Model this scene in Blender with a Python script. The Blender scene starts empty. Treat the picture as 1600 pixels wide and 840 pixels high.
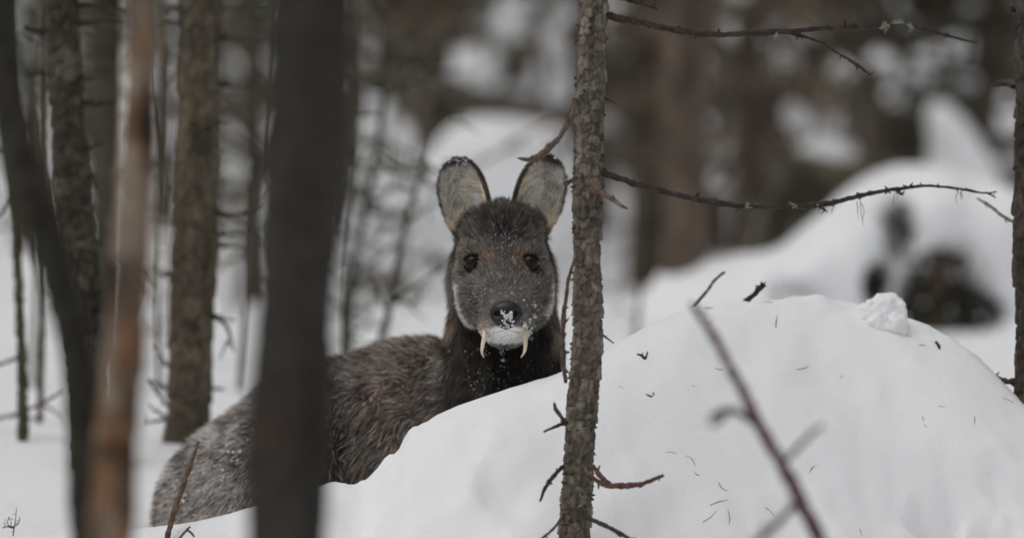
import bpy, math, random
import numpy as np
from mathutils import Vector

# ------------------------------------------------------------------ camera, sky, sun, exposure
sc = bpy.context.scene
C = sc.collection
LENS, SENS = 200.0, 36.0
FPX = 1600 * LENS / SENS                 # focal length in photo pixels
CZ, HORIZON = 0.49, 150.0                # camera height, photo row of the horizon
PITCH = math.atan((420 - HORIZON) / FPX)
cam_d = bpy.data.cameras.new('camera'); cam = bpy.data.objects.new('camera', cam_d); C.objects.link(cam)
cam.location = (0, 0, CZ); cam.rotation_euler = (math.pi / 2 - PITCH, 0, 0)
cam_d.lens = LENS; cam_d.sensor_width = SENS; cam_d.clip_start = 0.1; cam_d.clip_end = 2000
cam_d.dof.use_dof = True; cam_d.dof.focus_distance = 6.15; cam_d.dof.aperture_fstop = 3.4
cam_d.dof.aperture_blades = 0
sc.camera = cam

SUN_EL, SUN_AZ = math.radians(68), math.radians(235)
world = bpy.data.worlds.new('World'); sc.world = world; world.use_nodes = True
nt = world.node_tree; bg = nt.nodes['Background']
sky = nt.nodes.new('ShaderNodeTexSky'); sky.sky_type = 'NISHITA'; sky.sun_disc = False
sky.sun_elevation = SUN_EL; sky.sun_rotation = SUN_AZ; sky.air_density = 1.0; sky.dust_density = 3.0
hs = nt.nodes.new('ShaderNodeHueSaturation'); hs.inputs['Saturation'].default_value = 0.10   # overcast: nearly colourless
nt.links.new(sky.outputs['Color'], hs.inputs['Color']); nt.links.new(hs.outputs['Color'], bg.inputs['Color'])
bg.inputs['Strength'].default_value = 0.10
sun_d = bpy.data.lights.new('sun', 'SUN'); sun = bpy.data.objects.new('sun', sun_d); C.objects.link(sun)
sun_d.energy = 0.6; sun_d.angle = math.radians(50); sun_d.color = (1.0, 0.98, 0.95)
# sky sun_rotation is measured clockwise from +Y
sdir = Vector((math.sin(SUN_AZ) * math.cos(SUN_EL), math.cos(SUN_AZ) * math.cos(SUN_EL), math.sin(SUN_EL)))
sun.rotation_euler = sdir.to_track_quat('Z', 'Y').to_euler()
sc.view_settings.view_transform = 'Standard'; sc.view_settings.look = 'None'
sc.view_settings.gamma = 1.0; sc.view_settings.exposure = -0.08
sc.render.engine = 'CYCLES'
sc.cycles.use_denoising = True; sc.cycles.max_bounces = 7; sc.cycles.diffuse_bounces = 4

rng = np.random.default_rng(7); random.seed(7)

# ------------------------------------------------------------------ helpers
cp, sp = math.cos(PITCH), math.sin(PITCH)
def W(px, py, d):
    """photo pixel at world distance d (along +Y) -> world point"""
    px = np.asarray(px, float); py = np.asarray(py, float); d = np.asarray(d, float)
    u = (px - 800) / FPX; v = (420 - py) / FPX
    fy = cp + v * sp; fz = -sp + v * cp
    k = d / fy
    return np.stack(np.broadcast_arrays(u * k, d, CZ + fz * k), -1)
def proj(P):
    x, y, z = P[..., 0], P[..., 1], P[..., 2] - CZ
    dep = y * cp - z * sp; up = y * sp + z * cp
    return 800 + FPX * x / dep, 420 - FPX * up / dep
def PXM(d): return FPX / d
def sr(r, g, b, k=1.0):
    f = lambda c: ((c / 255 + 0.055) / 1.055) ** 2.4 if c > 10 else c / 255 / 12.92
    return np.array([f(r), f(g), f(b)]) * k

def hash01(*a):
    h = np.zeros(np.broadcast(*a).shape, np.uint64)
    for i, v in enumerate(a):
        h ^= (np.asarray(v).astype(np.int64) + 1000003).astype(np.uint64) * np.uint64([0x9E3779B97F4A7C15, 0xC2B2AE3D27D4EB4F, 0x165667B19E3779F9, 0x27D4EB2F165667C5][i])
        h ^= h >> np.uint64(29); h *= np.uint64(0xBF58476D1CE4E5B9); h ^= h >> np.uint64(32)
    return (h & np.uint64(0xFFFFFF)).astype(np.float64) / 0xFFFFFF
def vn2(x, y, s=0):
    xi, yi = np.floor(x), np.floor(y); fx, fy = x - xi, y - yi
    fx = fx * fx * fx * (fx * (fx * 6 - 15) + 10); fy = fy * fy * fy * (fy * (fy * 6 - 15) + 10)
    a = hash01(xi, yi, s + 0 * xi); b = hash01(xi + 1, yi, s + 0 * xi); c = hash01(xi, yi + 1, s + 0 * xi); d = hash01(xi + 1, yi + 1, s + 0 * xi)
    return (a * (1 - fx) + b * fx) * (1 - fy) + (c * (1 - fx) + d * fx) * fy - 0.5
def vn3(x, y, z, s=0):
    zi = np.floor(z); f = z - zi; f = f * f * (3 - 2 * f)
    def lay(k):
        xi, yi = np.floor(x), np.floor(y); fx, fy = x - xi, y - yi
        fx = fx * fx * (3 - 2 * fx); fy = fy * fy * (3 - 2 * fy); S = s + 0 * xi
        a = hash01(xi, yi, k, S); b = hash01(xi + 1, yi, k, S); c = hash01(xi, yi + 1, k, S); d = hash01(xi + 1, yi + 1, k, S)
        return (a * (1 - fx) + b * fx) * (1 - fy) + (c * (1 - fx) + d * fx) * fy
    return lay(zi) * (1 - f) + lay(zi + 1) * f - 0.5
def sstep(a, b, x):
    t = np.clip((x - a) / (b - a), 0, 1); return t * t * (3 - 2 * t)

def mesh_obj(name, verts, faces, mat, parent=None, colors=None, smooth=True):
    """faces: list of index arrays (n,3) / (n,4)"""
    me = bpy.data.meshes.new(name)
    verts = np.asarray(verts, np.float32)
    if not isinstance(faces, list): faces = [faces]
    faces = [np.asarray(f, np.int32) for f in faces if len(f)]
    nl = sum(f.size for f in faces); nf = sum(len(f) for f in faces)
    me.vertices.add(len(verts)); me.vertices.foreach_set('co', verts.ravel())
    me.loops.add(nl); me.polygons.add(nf)
    me.loops.foreach_set('vertex_index', np.concatenate([f.ravel() for f in faces]))
    tot = np.concatenate([np.full(len(f), f.shape[1], np.int32) for f in faces])
    st = np.concatenate([[0], np.cumsum(tot)[:-1]]).astype(np.int32)
    me.polygons.foreach_set('loop_start', st)
    me.polygons.foreach_set('use_smooth', np.full(nf, smooth, bool))
    me.update(calc_edges=True); me.validate()
    if colors is not None:
        a = me.color_attributes.new('Col', 'FLOAT_COLOR', 'POINT')
        cc = np.ones((len(verts), 4), np.float32); cc[:, :3] = colors; a.data.foreach_set('color', cc.ravel())
    if mat: me.materials.append(mat)
    o = bpy.data.objects.new(name, me); C.objects.link(o)
    if parent is not None:
        o.parent = parent
        if parent.type == 'EMPTY':
            o.matrix_parent_inverse = parent.matrix_basis.inverted()
        else:
            o.matrix_parent_inverse = parent.matrix_basis.inverted()
    return o
def tag(o, label, cat, group=None, kind=None):
    o['label'] = label; o['category'] = cat
    if group: o['group'] = group
    if kind: o['kind'] = kind
    return o
def thing(name, label, cat, loc, group=None):
    o = bpy.data.objects.new(name, None); C.objects.link(o); o.empty_display_size = 0.05
    o.location = tuple(float(v) for v in loc)
    return tag(o, label, cat, group)

class MB:
    def __init__(s): s.v = []; s.q = []; s.t = []; s.c = []; s.n = 0
    def add(s, v, q=None, t=None, c=None):
        v = np.asarray(v, float).reshape(-1, 3)
        if q is not None and len(q): s.q.append(np.asarray(q).reshape(-1, 4) + s.n)
        if t is not None and len(t): s.t.append(np.asarray(t).reshape(-1, 3) + s.n)
        s.v.append(v); s.n += len(v)
        cc = np.zeros((len(v), 3)); cc[:] = 0.5 if c is None else c
        s.c.append(cc)
    def build(s, name, mat, parent=None, smooth=True, colors=True):
        f = []
        if s.q: f.append(np.concatenate(s.q))
        if s.t: f.append(np.concatenate(s.t))
        return mesh_obj(name, np.concatenate(s.v), f, mat, parent, np.concatenate(s.c) if colors else None, smooth)

def resample(P, n):
    P = np.asarray(P, float); seg = np.linalg.norm(np.diff(P, axis=0), axis=1); L = np.concatenate([[0], np.cumsum(seg)])
    s = np.linspace(0, L[-1], n)
    # Catmull-Rom-like smooth: cubic hermite on cumulative length
    T = np.gradient(P, L, axis=0)
    i = np.clip(np.searchsorted(L, s, 'right') - 1, 0, len(L) - 2)
    h = (L[i + 1] - L[i])[:, None]; t = ((s - L[i])[:, None]) / h
    return (2*t**3-3*t**2+1)*P[i] + (t**3-2*t**2+t)*h*T[i] + (-2*t**3+3*t**2)*P[i+1] + (t**3-t**2)*h*T[i+1], s / L[-1]
def frames(P):
    T = np.gradient(P, axis=0); T /= np.linalg.norm(T, axis=1)[:, None] + 1e-12
    ref = np.array([0.0, 1.0, 0.0]) if abs(T[:, 1]).mean() < 0.8 else np.array([1.0, 0, 0])
    U = np.cross(np.broadcast_to(ref, T.shape), T); U /= np.linalg.norm(U, axis=1)[:, None] + 1e-12
    return T, U, np.cross(T, U)
def tube(mb, P, r, sides=7, n=None, rough=0.0, seed=0, col=(0.1, 0.09, 0.08), cvar=0.25, cap=True):
    """tapered tube through points P; r = list of radii along it"""
    P = np.asarray(P, float)
    if n is None: n = max(4, len(P) * 4)
    Q, s = resample(P, n)
    R = np.interp(s, np.linspace(0, 1, len(r)), r)
    T, U, V = frames(Q)
    a = np.linspace(0, 2 * np.pi, sides, endpoint=False)
    rad = R[:, None] * np.ones(sides)
    if rough: rad = rad * (1 + rough * 2 * vn2(np.arange(n)[:, None] * 0.9 + 0 * a, np.cos(a)[None] * 1.3 + seed * 7.3 + 0 * rad, seed))
    X = Q[:, None] + rad[..., None] * (np.cos(a)[None, :, None] * U[:, None] + np.sin(a)[None, :, None] * V[:, None])
    i = np.arange(n - 1)[:, None]; j = np.arange(sides)[None]; k = (j + 1) % sides
    q = np.stack([i * sides + j, i * sides + k, (i + 1) * sides + k, (i + 1) * sides + j], -1).reshape(-1, 4)
    v = X.reshape(-1, 3)
    c = np.asarray(col)[None] * (1 + cvar * 2 * vn2(np.repeat(np.arange(n), sides) * 0.6, np.tile(np.arange(sides), n) * 0.7, seed + 3))[:, None]
    t = None
    if cap:
        v = np.concatenate([v, Q[:1], Q[-1:]]); c = np.concatenate([c, c[:1], c[-1:]])
        e0, e1 = n * sides, n * sides + 1; j = np.arange(sides); k = (j + 1) % sides
        t = np.concatenate([np.stack([np.full(sides, e0), k, j], -1), np.stack([np.full(sides, e1), (n - 1) * sides + j, (n - 1) * sides + k], -1)])
    mb.add(v, q, t, c)

def surface_nets(V, org, h):
    ins = V < 0; nx, ny, nz = V.shape
    cnt = np.zeros((nx-1, ny-1, nz-1), np.int8)
    for a in (0, 1):
        for b in (0, 1):
            for c in (0, 1): cnt += ins[a:nx-1+a, b:ny-1+b, c:nz-1+c]
    idx = np.argwhere((cnt > 0) & (cnt < 8)); m = len(idx)
    acc = np.zeros((m, 3)); num = np.zeros(m)
    for ax in range(3):
        o1, o2 = (ax + 1) % 3, (ax + 2) % 3
        for b in (0, 1):
            for c in (0, 1):
                p0 = idx.copy(); p0[:, o1] += b; p0[:, o2] += c
                p1 = p0.copy(); p1[:, ax] += 1
                a0 = V[p0[:, 0], p0[:, 1], p0[:, 2]]; a1 = V[p1[:, 0], p1[:, 1], p1[:, 2]]
                cr = (a0 < 0) != (a1 < 0)
                t = np.where(cr, a0 / np.where(cr, a0 - a1, 1), 0)
                pos = p0.astype(float); pos[:, ax] += t
                acc += pos * cr[:, None]; num += cr
    verts = acc / num[:, None] * h + org
    look = np.full((nx-1, ny-1, nz-1), -1, np.int32); look[idx[:, 0], idx[:, 1], idx[:, 2]] = np.arange(m)
    quads = []
    for ax in range(3):
        o1, o2 = (ax + 1) % 3, (ax + 2) % 3
        sl0 = [slice(None)] * 3; sl1 = [slice(None)] * 3
        sl0[ax] = slice(0, -1); sl1[ax] = slice(1, None)
        a0 = ins[tuple(sl0)]; a1 = ins[tuple(sl1)]
        e = np.argwhere(a0 != a1)
        ok = (e[:, o1] > 0) & (e[:, o2] > 0) & (e[:, o1] < V.shape[o1] - 1) & (e[:, o2] < V.shape[o2] - 1)
        e = e[ok]
        fl = a0[e[:, 0], e[:, 1], e[:, 2]]
        def cell(d1, d2):
            q = e.copy(); q[:, o1] += d1; q[:, o2] += d2; return look[q[:, 0], q[:, 1], q[:, 2]]
        q = np.stack([cell(-1, -1), cell(0, -1), cell(0, 0), cell(-1, 0)], -1)
        q[~fl] = q[~fl][:, ::-1]; quads.append(q)
    return verts, np.concatenate(quads)
def grid_eval(fn, lo, hi, h):
    lo = np.array(lo, float); n = np.ceil((np.array(hi) - lo) / h).astype(int) + 1
    X = (lo[0] + h * np.arange(n[0])).astype(np.float32)[:, None, None]
    Y = (lo[1] + h * np.arange(n[1])).astype(np.float32)[None, :, None]
    Z = (lo[2] + h * np.arange(n[2])).astype(np.float32)[None, None, :]
    return fn(X, Y, Z), lo
def smin(a, b, k):
    hh = np.clip(0.5 + 0.5 * (b - a) / k, 0, 1); return b * (1 - hh) + a * hh - k * hh * (1 - hh)
def ell(X, Y, Z, c, r):
    r = np.asarray(r) * np.ones(3)
    k = np.sqrt(((X-c[0])/r[0])**2 + ((Y-c[1])/r[1])**2 + ((Z-c[2])/r[2])**2)
    return (k - 1) * float(r.min())
def cone(X, Y, Z, a, b, ra, rb):
    d = b - a; L = float(d @ d)
    t = np.clip(((X-a[0])*d[0] + (Y-a[1])*d[1] + (Z-a[2])*d[2]) / L, 0, 1)
    return np.sqrt((X-a[0]-t*d[0])**2 + (Y-a[1]-t*d[1])**2 + (Z-a[2]-t*d[2])**2) - (ra + (rb - ra) * t)

# ------------------------------------------------------------------ materials
def new_mat(name):
    m = bpy.data.materials.new(name); m.use_nodes = True
    return m, m.node_tree, m.node_tree.nodes['Principled BSDF']
def mat_col(name, rough=0.85, spec=0.25, noise=None, bump=None, amt=0.5):
    """colour from the mesh's own colour attribute, broken up with noise, with fine relief"""
    m, t, b = new_mat(name)
    b.inputs['Roughness'].default_value = rough; b.inputs['Specular IOR Level'].default_value = spec
    at = t.nodes.new('ShaderNodeVertexColor'); at.layer_name = 'Col'
    src = at.outputs['Color']
    co = t.nodes.new('ShaderNodeTexCoord')
    if noise:
        n = t.nodes.new('ShaderNodeTexNoise'); n.inputs['Scale'].default_value = noise; n.inputs['Detail'].default_value = 6
        mp = t.nodes.new('ShaderNodeMapping'); mp.inputs['Scale'].default_value = (1, 1, 0.45)
        t.links.new(co.outputs['Object'], mp.inputs['Vector']); t.links.new(mp.outputs['Vector'], n.inputs['Vector'])
        r = t.nodes.new('ShaderNodeMapRange'); r.inputs['From Min'].default_value = 0.3; r.inputs['From Max'].default_value = 0.7
        r.inputs['To Min'].default_value = 1 - amt; r.inputs['To Max'].default_value = 1 + amt
        t.links.new(n.outputs['Fac'], r.inputs['Value'])
        x = t.nodes.new('ShaderNodeVectorMath'); x.operation = 'SCALE'
        t.links.new(src, x.inputs[0]); t.links.new(r.outputs['Result'], x.inputs['Scale']); src = x.outputs['Vector']
    t.links.new(src, b.inputs['Base Color'])
    if bump:
        n2 = t.nodes.new('ShaderNodeTexNoise'); n2.inputs['Scale'].default_value = bump[0]; n2.inputs['Detail'].default_value = 5
        t.links.new(co.outputs['Object'], n2.inputs['Vector'])
        bp = t.nodes.new('ShaderNodeBump'); bp.inputs['Strength'].default_value = bump[1]; bp.inputs['Distance'].default_value = bump[2]
        t.links.new(n2.outputs['Fac'], bp.inputs['Height']); t.links.new(bp.outputs['Normal'], b.inputs['Normal'])
    return m
M = {}
M['bark'] = mat_col('bark', 0.9, 0.2, noise=220, bump=(500, 0.6, 0.0012), amt=0.45)
M['far_bark'] = mat_col('far_bark', 0.95, 0.1, noise=40, amt=0.4)
M['twig'] = mat_col('twig', 0.85, 0.2, noise=300, bump=(900, 0.4, 0.0006), amt=0.4)
M['fur'] = mat_col('fur', 0.75, 0.18)
M['needles'] = mat_col('conifer_needles', 0.75, 0.2)
M['ivory'] = mat_col('ivory', 0.35, 0.5, noise=150, amt=0.15)
M['lichen'] = mat_col('lichen', 0.95, 0.1)
def plain(name, colr, rough, spec=0.5):
    m, t, b = new_mat(name); b.inputs['Base Color'].default_value = (*colr, 1)
    b.inputs['Roughness'].default_value = rough; b.inputs['Specular IOR Level'].default_value = spec
    n = t.nodes.new('ShaderNodeTexNoise'); n.inputs['Scale'].default_value = 900
    co = t.nodes.new('ShaderNodeTexCoord'); t.links.new(co.outputs['Object'], n.inputs['Vector'])
    bp = t.nodes.new('ShaderNodeBump'); bp.inputs['Strength'].default_value = 0.25 if rough > 0.2 else 0.0; bp.inputs['Distance'].default_value = 0.0006
    t.links.new(n.outputs['Fac'], bp.inputs['Height']); t.links.new(bp.outputs['Normal'], b.inputs['Normal'])
    return m
M['eye'] = plain('wet_eye', (0.006, 0.005, 0.004), 0.07, 0.26)
M['nose'] = plain('wet_nose', (0.010, 0.010, 0.010), 0.38, 0.45)
def snow_mat():
    m, t, b = new_mat('snow')
    b.inputs['Base Color'].default_value = (0.90, 0.905, 0.915, 1); b.inputs['Roughness'].default_value = 0.7
    b.inputs['Specular IOR Level'].default_value = 0.2
    b.inputs['Subsurface Weight'].default_value = 0.35; b.inputs['Subsurface Radius'].default_value = (0.02, 0.024, 0.03); b.inputs['Subsurface Scale'].default_value = 0.4
    co = t.nodes.new('ShaderNodeTexCoord')
    prev = None
    for s, d, st in ((60, 0.004, 0.35), (260, 0.0016, 0.5), (1100, 0.0006, 0.45)):
        n = t.nodes.new('ShaderNodeTexNoise'); n.inputs['Scale'].default_value = s; n.inputs['Detail'].default_value = 4
        t.links.new(co.outputs['Object'], n.inputs['Vector'])
        bp = t.nodes.new('ShaderNodeBump'); bp.inputs['Strength'].default_value = st; bp.inputs['Distance'].default_value = d
        t.links.new(n.outputs['Fac'], bp.inputs['Height'])
        if prev: t.links.new(prev.outputs['Normal'], bp.inputs['Normal'])
        prev = bp
    t.links.new(prev.outputs['Normal'], b.inputs['Normal'])
    return m
M['snow'] = snow_mat()

# ------------------------------------------------------------------ ground: one snow sheet, with the mound in front of the deer
RP = np.array([(-700,850),(-300,842),(0,838),(150,832),(240,824),(300,816),(345,803),(400,792),(470,768),(505,757),(522,751),(550,753),(575,748),(592,737),(604,716),(612,711),(622,708),(629,692),(636,674),(665,656),(700,639),(760,617),(820,600),(880,581),(940,547),(1000,513),(1080,483),(1130,473),(1200,464),(1300,463),(1345,470),(1400,487),(1430,502),(1470,522),(1500,532),(1530,556),(1552,586),(1575,604),(1610,640),(1720,720),(1900,780),(2400,800)], float)
RD = np.interp(RP[:, 0], [-700, 240, 500, 640, 800, 1000, 1250, 1500, 1700, 2400], [6.12, 6.16, 6.2, 6.215, 6.225, 6.30, 6.42, 6.40, 6.30, 6.3])
_px = np.arange(-700, 2400, 2.0); _py = np.interp(_px, RP[:, 0], RP[:, 1]); _pd = np.interp(_px, RP[:, 0], RD)
def _sm(v, sg):
    k = np.exp(-(np.arange(-int(3*sg), int(3*sg)+1) / sg) ** 2 / 2); k /= k.sum(); return np.convolve(np.pad(v, len(k)//2, mode='edge'), k, 'valid')
_near = np.exp(-((_px - 570) / 90) ** 4); _py = _sm(_py, 2) * _near + _sm(_py, 14) * (1 - _near); _pd = _sm(_pd, 40)
RW = W(_px, _py, _pd)
def far_ground(x, y):
    z = 0.062 * sstep(6.5, 7.3, y)
    z = z + 0.05 * vn2(x * 0.9 + 3, y * 0.55, 2) * sstep(7.2, 9, y) + 0.10 * vn2(x * 0.35, y * 0.3, 5) * sstep(9, 13, y)
    z = z + 0.0009 * np.clip(y - 17, 0, 40) ** 2 * 1.7
    z = z + np.clip(y - 57, 0, None) * 0.10
    z = z + 0.25 * np.clip(np.abs(x) - 4, 0, 40) * 0.08
    return z
DENTS = []; PITS = []
def ground_z(x, y):
    x, y = np.broadcast_arrays(np.asarray(x, float), np.asarray(y, float))
    base = far_ground(x, y) - 0.03 * sstep(6.15, 5.2, y)
    zr = np.interp(x, RW[:, 0], RW[:, 2]); yr = np.interp(x, RW[:, 0], RW[:, 1])
    yr = yr + 0.006 * vn2(x * 9, 0 * x, 8)
    cr = sstep(0.12, 0.2, x) * (1 - sstep(0.5, 0.58, x)); 
    wob = 1 + 0.25 * vn2(x * 3.2, y * 5.2, 9)
    Lf = (0.13 + 0.78 * np.clip(zr, 0, 1)) * wob
    t = np.clip((yr - y) / Lf, 0, 1)
    foot = -0.012 + 0.012 * vn2(x * 5, y * 5, 4)
    front = zr - (zr - foot) * (0.45 * t ** 2 * (3 - 2 * t) + 0.55 * t ** 1.6) 
    tb = np.clip((y - yr) / (0.10 + 0.5 * np.clip(zr - 0.05, 0, 1)), 0, 1)
    back = zr - (zr - base) * (tb * tb * (3 - 2 * tb))
    z = np.where(y <= yr, front, back)
    z = np.where(t >= 1, np.minimum(foot, base), z)
    # uneven crust, lumps and dents on the front of the mound
    nf = sstep(4.6, 5.3, y) * (1 - sstep(6.9, 7.6, y))
    on = sstep(0.05, 0.5, t) * nf
    z = z + on * (0.026 * vn2(x * 7, y * 6, 11) + 0.016 * vn2(x * 17, y * 14, 12)) + nf * 0.0045 * vn2(x * 45, y * 40, 13) * (0.5 + on)
    z = z + cr * nf * np.exp(-((y - yr) / 0.05) ** 2) * (0.009 * vn2(x * 24, y * 24, 51) + 0.007 * vn2(x * 55, y * 55, 52) + 0.003 * vn2(x * 120, y * 120, 53))
    z = z + nf * sstep(0.0, 0.15, t) * sstep(1.0, 0.8, t) * (0.008 * vn2(x * 11 + 3, y * 13, 61) + 0.004 * vn2(x * 27 + 3, y * 30, 62))
    z = z + 0.010 * nf * (vn2(x * 55, y * 40, 17) + vn2(x * 110, y * 90, 18)) * np.exp(-((x + 0.135) / 0.05) ** 2) * np.exp(-((y - yr) / 0.05) ** 2)   # crumbled edge by the deer
    for (cx, cy, rx, ry, dep) in DENTS:
        z = z - dep * np.exp(-(((x - cx) / rx) ** 2 + ((y - cy) / ry) ** 2) ** 1.5)
    for (cx, cy, rx, ry, dep) in PITS:          # trampled hollow with broken crust
        wx = x + 0.02 * vn2(x * 30, y * 30, 41); wy = y + 0.02 * vn2(x * 30, y * 30, 42)
        k = np.exp(-(((wx - cx) / rx) ** 2 + ((wy - cy) / ry) ** 2) ** 3)
        z = z - k * (dep - 0.022 * vn2(x * 32, y * 45, 21) - 0.014 * vn2(x * 75, y * 100, 22))
    # the hollow in which the deer lies
    c = W(560, 800, 6.48); z = z - 0.03 * np.exp(-(((x - c[0]) / 0.22) ** 2 + ((y - c[1]) / 0.16) ** 2) ** 2)
    return z
def raw_hit(px, py):
    d = np.linspace(5.5, 6.8, 1500); P = W(px, py, d); return P[np.argmax(P[:, 2] < ground_z(P[:, 0], P[:, 1]))]
_h = [(raw_hit(px, py), rx, ry, dp) for px, py, rx, ry, dp in ((572, 790, .034, .03, .024), (625, 800, .022, .024, -.014), (600, 830, .03, .02, .02), (790, 778, .032, .026, .018), (760, 800, .04, .02, -.010), (700, 838, .05, .02, .016), (870, 705, .025, .02, .006), (1130, 720, .05, .03, .006), (1330, 620, .06, .03, .005), (1390, 745, .05, .03, -.008))]
_p = [(raw_hit(1545, 775), .075, .045, .030), (raw_hit(1500, 815), .05, .03, .022)]
DENTS = [(p[0], p[1], rx, ry, dp) for p, rx, ry, dp in _h]; PITS = [(p[0], p[1], rx, ry, dp) for p, rx, ry, dp in _p]
def graded(a, b, h, lo, hi, g=1.09):
    mid = list(np.arange(a, b, h)); s = h; p = mid[-1]; up = []
    while p < hi: s *= g; p += s; up.append(p)
    s = h; p = mid[0]; dn = []
    while p > lo: s *= g; p -= s; dn.append(p)
    return np.array(dn[::-1] + mid + up)
gx = graded(-0.68, 0.68, 0.0052, -400, 400, 1.08); gy = graded(5.55, 6.75, 0.0058, -300, 900, 1.05)
X, Y = np.meshgrid(gx, gy, indexing='ij'); Z = ground_z(X, Y)
n1, n2 = X.shape; i = np.arange(n1 - 1)[:, None]; j = np.arange(n2 - 1)[None]
q = np.stack([i * n2 + j, (i + 1) * n2 + j, (i + 1) * n2 + j + 1, i * n2 + j + 1], -1).reshape(-1, 4)
gnd = mesh_obj('ground', np.stack([X, Y, Z], -1).reshape(-1, 3), q, M['snow']); gnd['kind'] = 'structure'
gnd['label'] = 'deep snow covering the forest floor with a rounded mound'
def gz(x, y): return float(ground_z(np.array(x), np.array(y)))
def mound_hit(px, py, d0=5.6, d1=7.5):
    """where the ray through a photo pixel meets the snow"""
    d = np.linspace(d0, d1, 1500); P = W(px, py, d); g = ground_z(P[:, 0], P[:, 1])
    k = np.argmax(P[:, 2] < g); return P[k]

# ------------------------------------------------------------------ trees near the camera
def bark_trunk(path, radii, cell=0.011, amp=0.0022, res=0.0016, vis=None, tones=None, patches=None, seed=0, aspect=1.7, coarse_above=None, wander=0.25):
    """trunk with real bark plates: path of world points, radii along it"""
    P = np.asarray(path, float)
    L = np.linalg.norm(np.diff(P, axis=0), axis=1).sum()
    Q, s = resample(P, 400)
    sl = s * L
    # row spacing: fine inside the visible stretch, coarse above
    rows = [0.0]; zt = coarse_above if coarse_above is not None else 1e9
    zz = np.interp
    while rows[-1] < L:
        z = np.interp(rows[-1], sl, Q[:, 2]); rows.append(rows[-1] + (res * 1.2 if z < zt else 0.05))
    rows = np.array(rows); rows[-1] = L
    cen = np.stack([np.interp(rows, sl, Q[:, k]) for k in range(3)], -1)
    R = np.interp(rows / L, np.linspace(0, 1, len(radii)), radii)
    T = np.stack([np.interp(rows, sl, np.gradient(Q[:, k], sl)) for k in range(3)], -1); T /= np.linalg.norm(T, axis=1)[:, None]
    ref = np.array([0., 1., 0.]); U = np.cross(np.broadcast_to(ref, T.shape), T); U /= np.linalg.norm(U, axis=1)[:, None]; V = np.cross(T, U)
    rm = float(np.mean(radii)); ns = int(np.clip(2 * math.pi * rm / res, 14, 160))
    th = np.linspace(0, 2 * np.pi, ns, endpoint=False)
    nc = max(3, int(round(2 * math.pi * rm / cell)))            # plates round the trunk
    a = (th / (2 * np.pi) * nc)[None, :] + 0 * rows[:, None]; b = (rows / (cell * aspect))[:, None] + 0 * th[None]
    wx = wander * 2 * vn3(np.cos(th)[None] * 2.2 + 0 * b, np.sin(th)[None] * 2.2 + 0 * b, b * 0.6, seed); a = a + wx
    b = b + wander * 1.5 * vn3(np.cos(th)[None] * 2.5 + 0 * b, np.sin(th)[None] * 2.5 + 0 * b, b * 0.9 + 5, seed + 1)
    for fq, am in ((1.3, 0.55), (2.9, 0.28)):
        a = a + am * 2 * vn3(np.cos(th)[None] * nc * fq / 6.3 + 0 * b, np.sin(th)[None] * nc * fq / 6.3 + 0 * b, rows[:, None] / (cell * aspect) * fq + 0 * b, seed + 21) * 0.6
        b = b + am * 2 * vn3(np.cos(th)[None] * nc * fq / 6.3 + 0 * b, np.sin(th)[None] * nc * fq / 6.3 + 0 * b, rows[:, None] / (cell * aspect) * fq + 9 + 0 * b, seed + 22) * 0.6
    ai, bi = np.floor(a), np.floor(b)
    f1 = np.full(a.shape, 9.0); f2 = f1.copy(); cid = f1.copy(); ly = f1.copy()
    for da in (-1, 0, 1):
        for db in (-1, 0, 1):
            ca = np.mod(ai + da, nc); cb = bi + db; S = seed + 0 * ca
            ox = (hash01(ca, cb, S) - 0.5) * 0.8 + 0.5; oy = (hash01(ca, cb, S + 50) - 0.5) * 0.8 + 0.5
            dx = ai + da + ox - a; dy = bi + db + oy - b; d = np.sqrt(dx * dx + dy * dy)
            n = d < f1
            f2 = np.where(n, f1, np.minimum(f2, d)); ly = np.where(n, dy, ly); cid = np.where(n, hash01(ca, cb, S + 90), cid); f1 = np.minimum(f1, d)
    edge = sstep(0.03, 0.20, f2 - f1)
    tilt = np.clip(ly * 0.9, -0.6, 0.6)
    disp = amp * ((edge - 1) * 1.1 + (cid - 0.35) * 0.9 + tilt * 0.7 * edge)
    lump = 0.10 * R[:, None] * 2 * vn3(np.cos(th)[None] * 0.9 + 0 * b, np.sin(th)[None] * 0.9 + 0 * b, rows[:, None] / (rm * 5) + 0 * b, seed + 7)
    fine = amp * 0.5 * vn3(np.cos(th)[None] * 9 + 0 * b, np.sin(th)[None] * 9 + 0 * b, rows[:, None] / (cell * 0.35) + 0 * b, seed + 9)
    rad = np.maximum(R[:, None] + disp + lump + fine, R[:, None] * 0.3)
    Vv = cen[:, None] + rad[..., None] * (np.cos(th)[None, :, None] * U[:, None] + np.sin(th)[None, :, None] * V[:, None])
    t0, t1, t2 = tones
    mix = np.clip(0.28 + cid * 0.42 + 0.35 * vn3(np.cos(th)[None] * 12 + 0 * b, np.sin(th)[None] * 12 + 0 * b, rows[:, None] / (cell * 0.8) + 0 * b, seed + 33) + 0.45 * vn3(np.cos(th)[None] * 1.4 + 0 * b, np.sin(th)[None] * 1.4 + 0 * b, rows[:, None] / (rm * 4) + 0 * b, seed + 13), 0, 1)[..., None]
    colr = np.where(mix < 0.5, t0 + (t1 - t0) * mix * 2, t1 + (t2 - t1) * (mix - 0.5) * 2)
    if patches is not None: colr = patches(colr, Vv)
    n = len(rows); i = np.arange(n - 1)[:, None]; j = np.arange(ns)[None]; k = (j + 1) % ns
    q = np.stack([i * ns + j, i * ns + k, (i + 1) * ns + k, (i + 1) * ns + j], -1).reshape(-1, 4)
    verts = np.concatenate([Vv.reshape(-1, 3), cen[-1:]]); colr = np.concatenate([colr.reshape(-1, 3), colr[-1, :1]])
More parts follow.
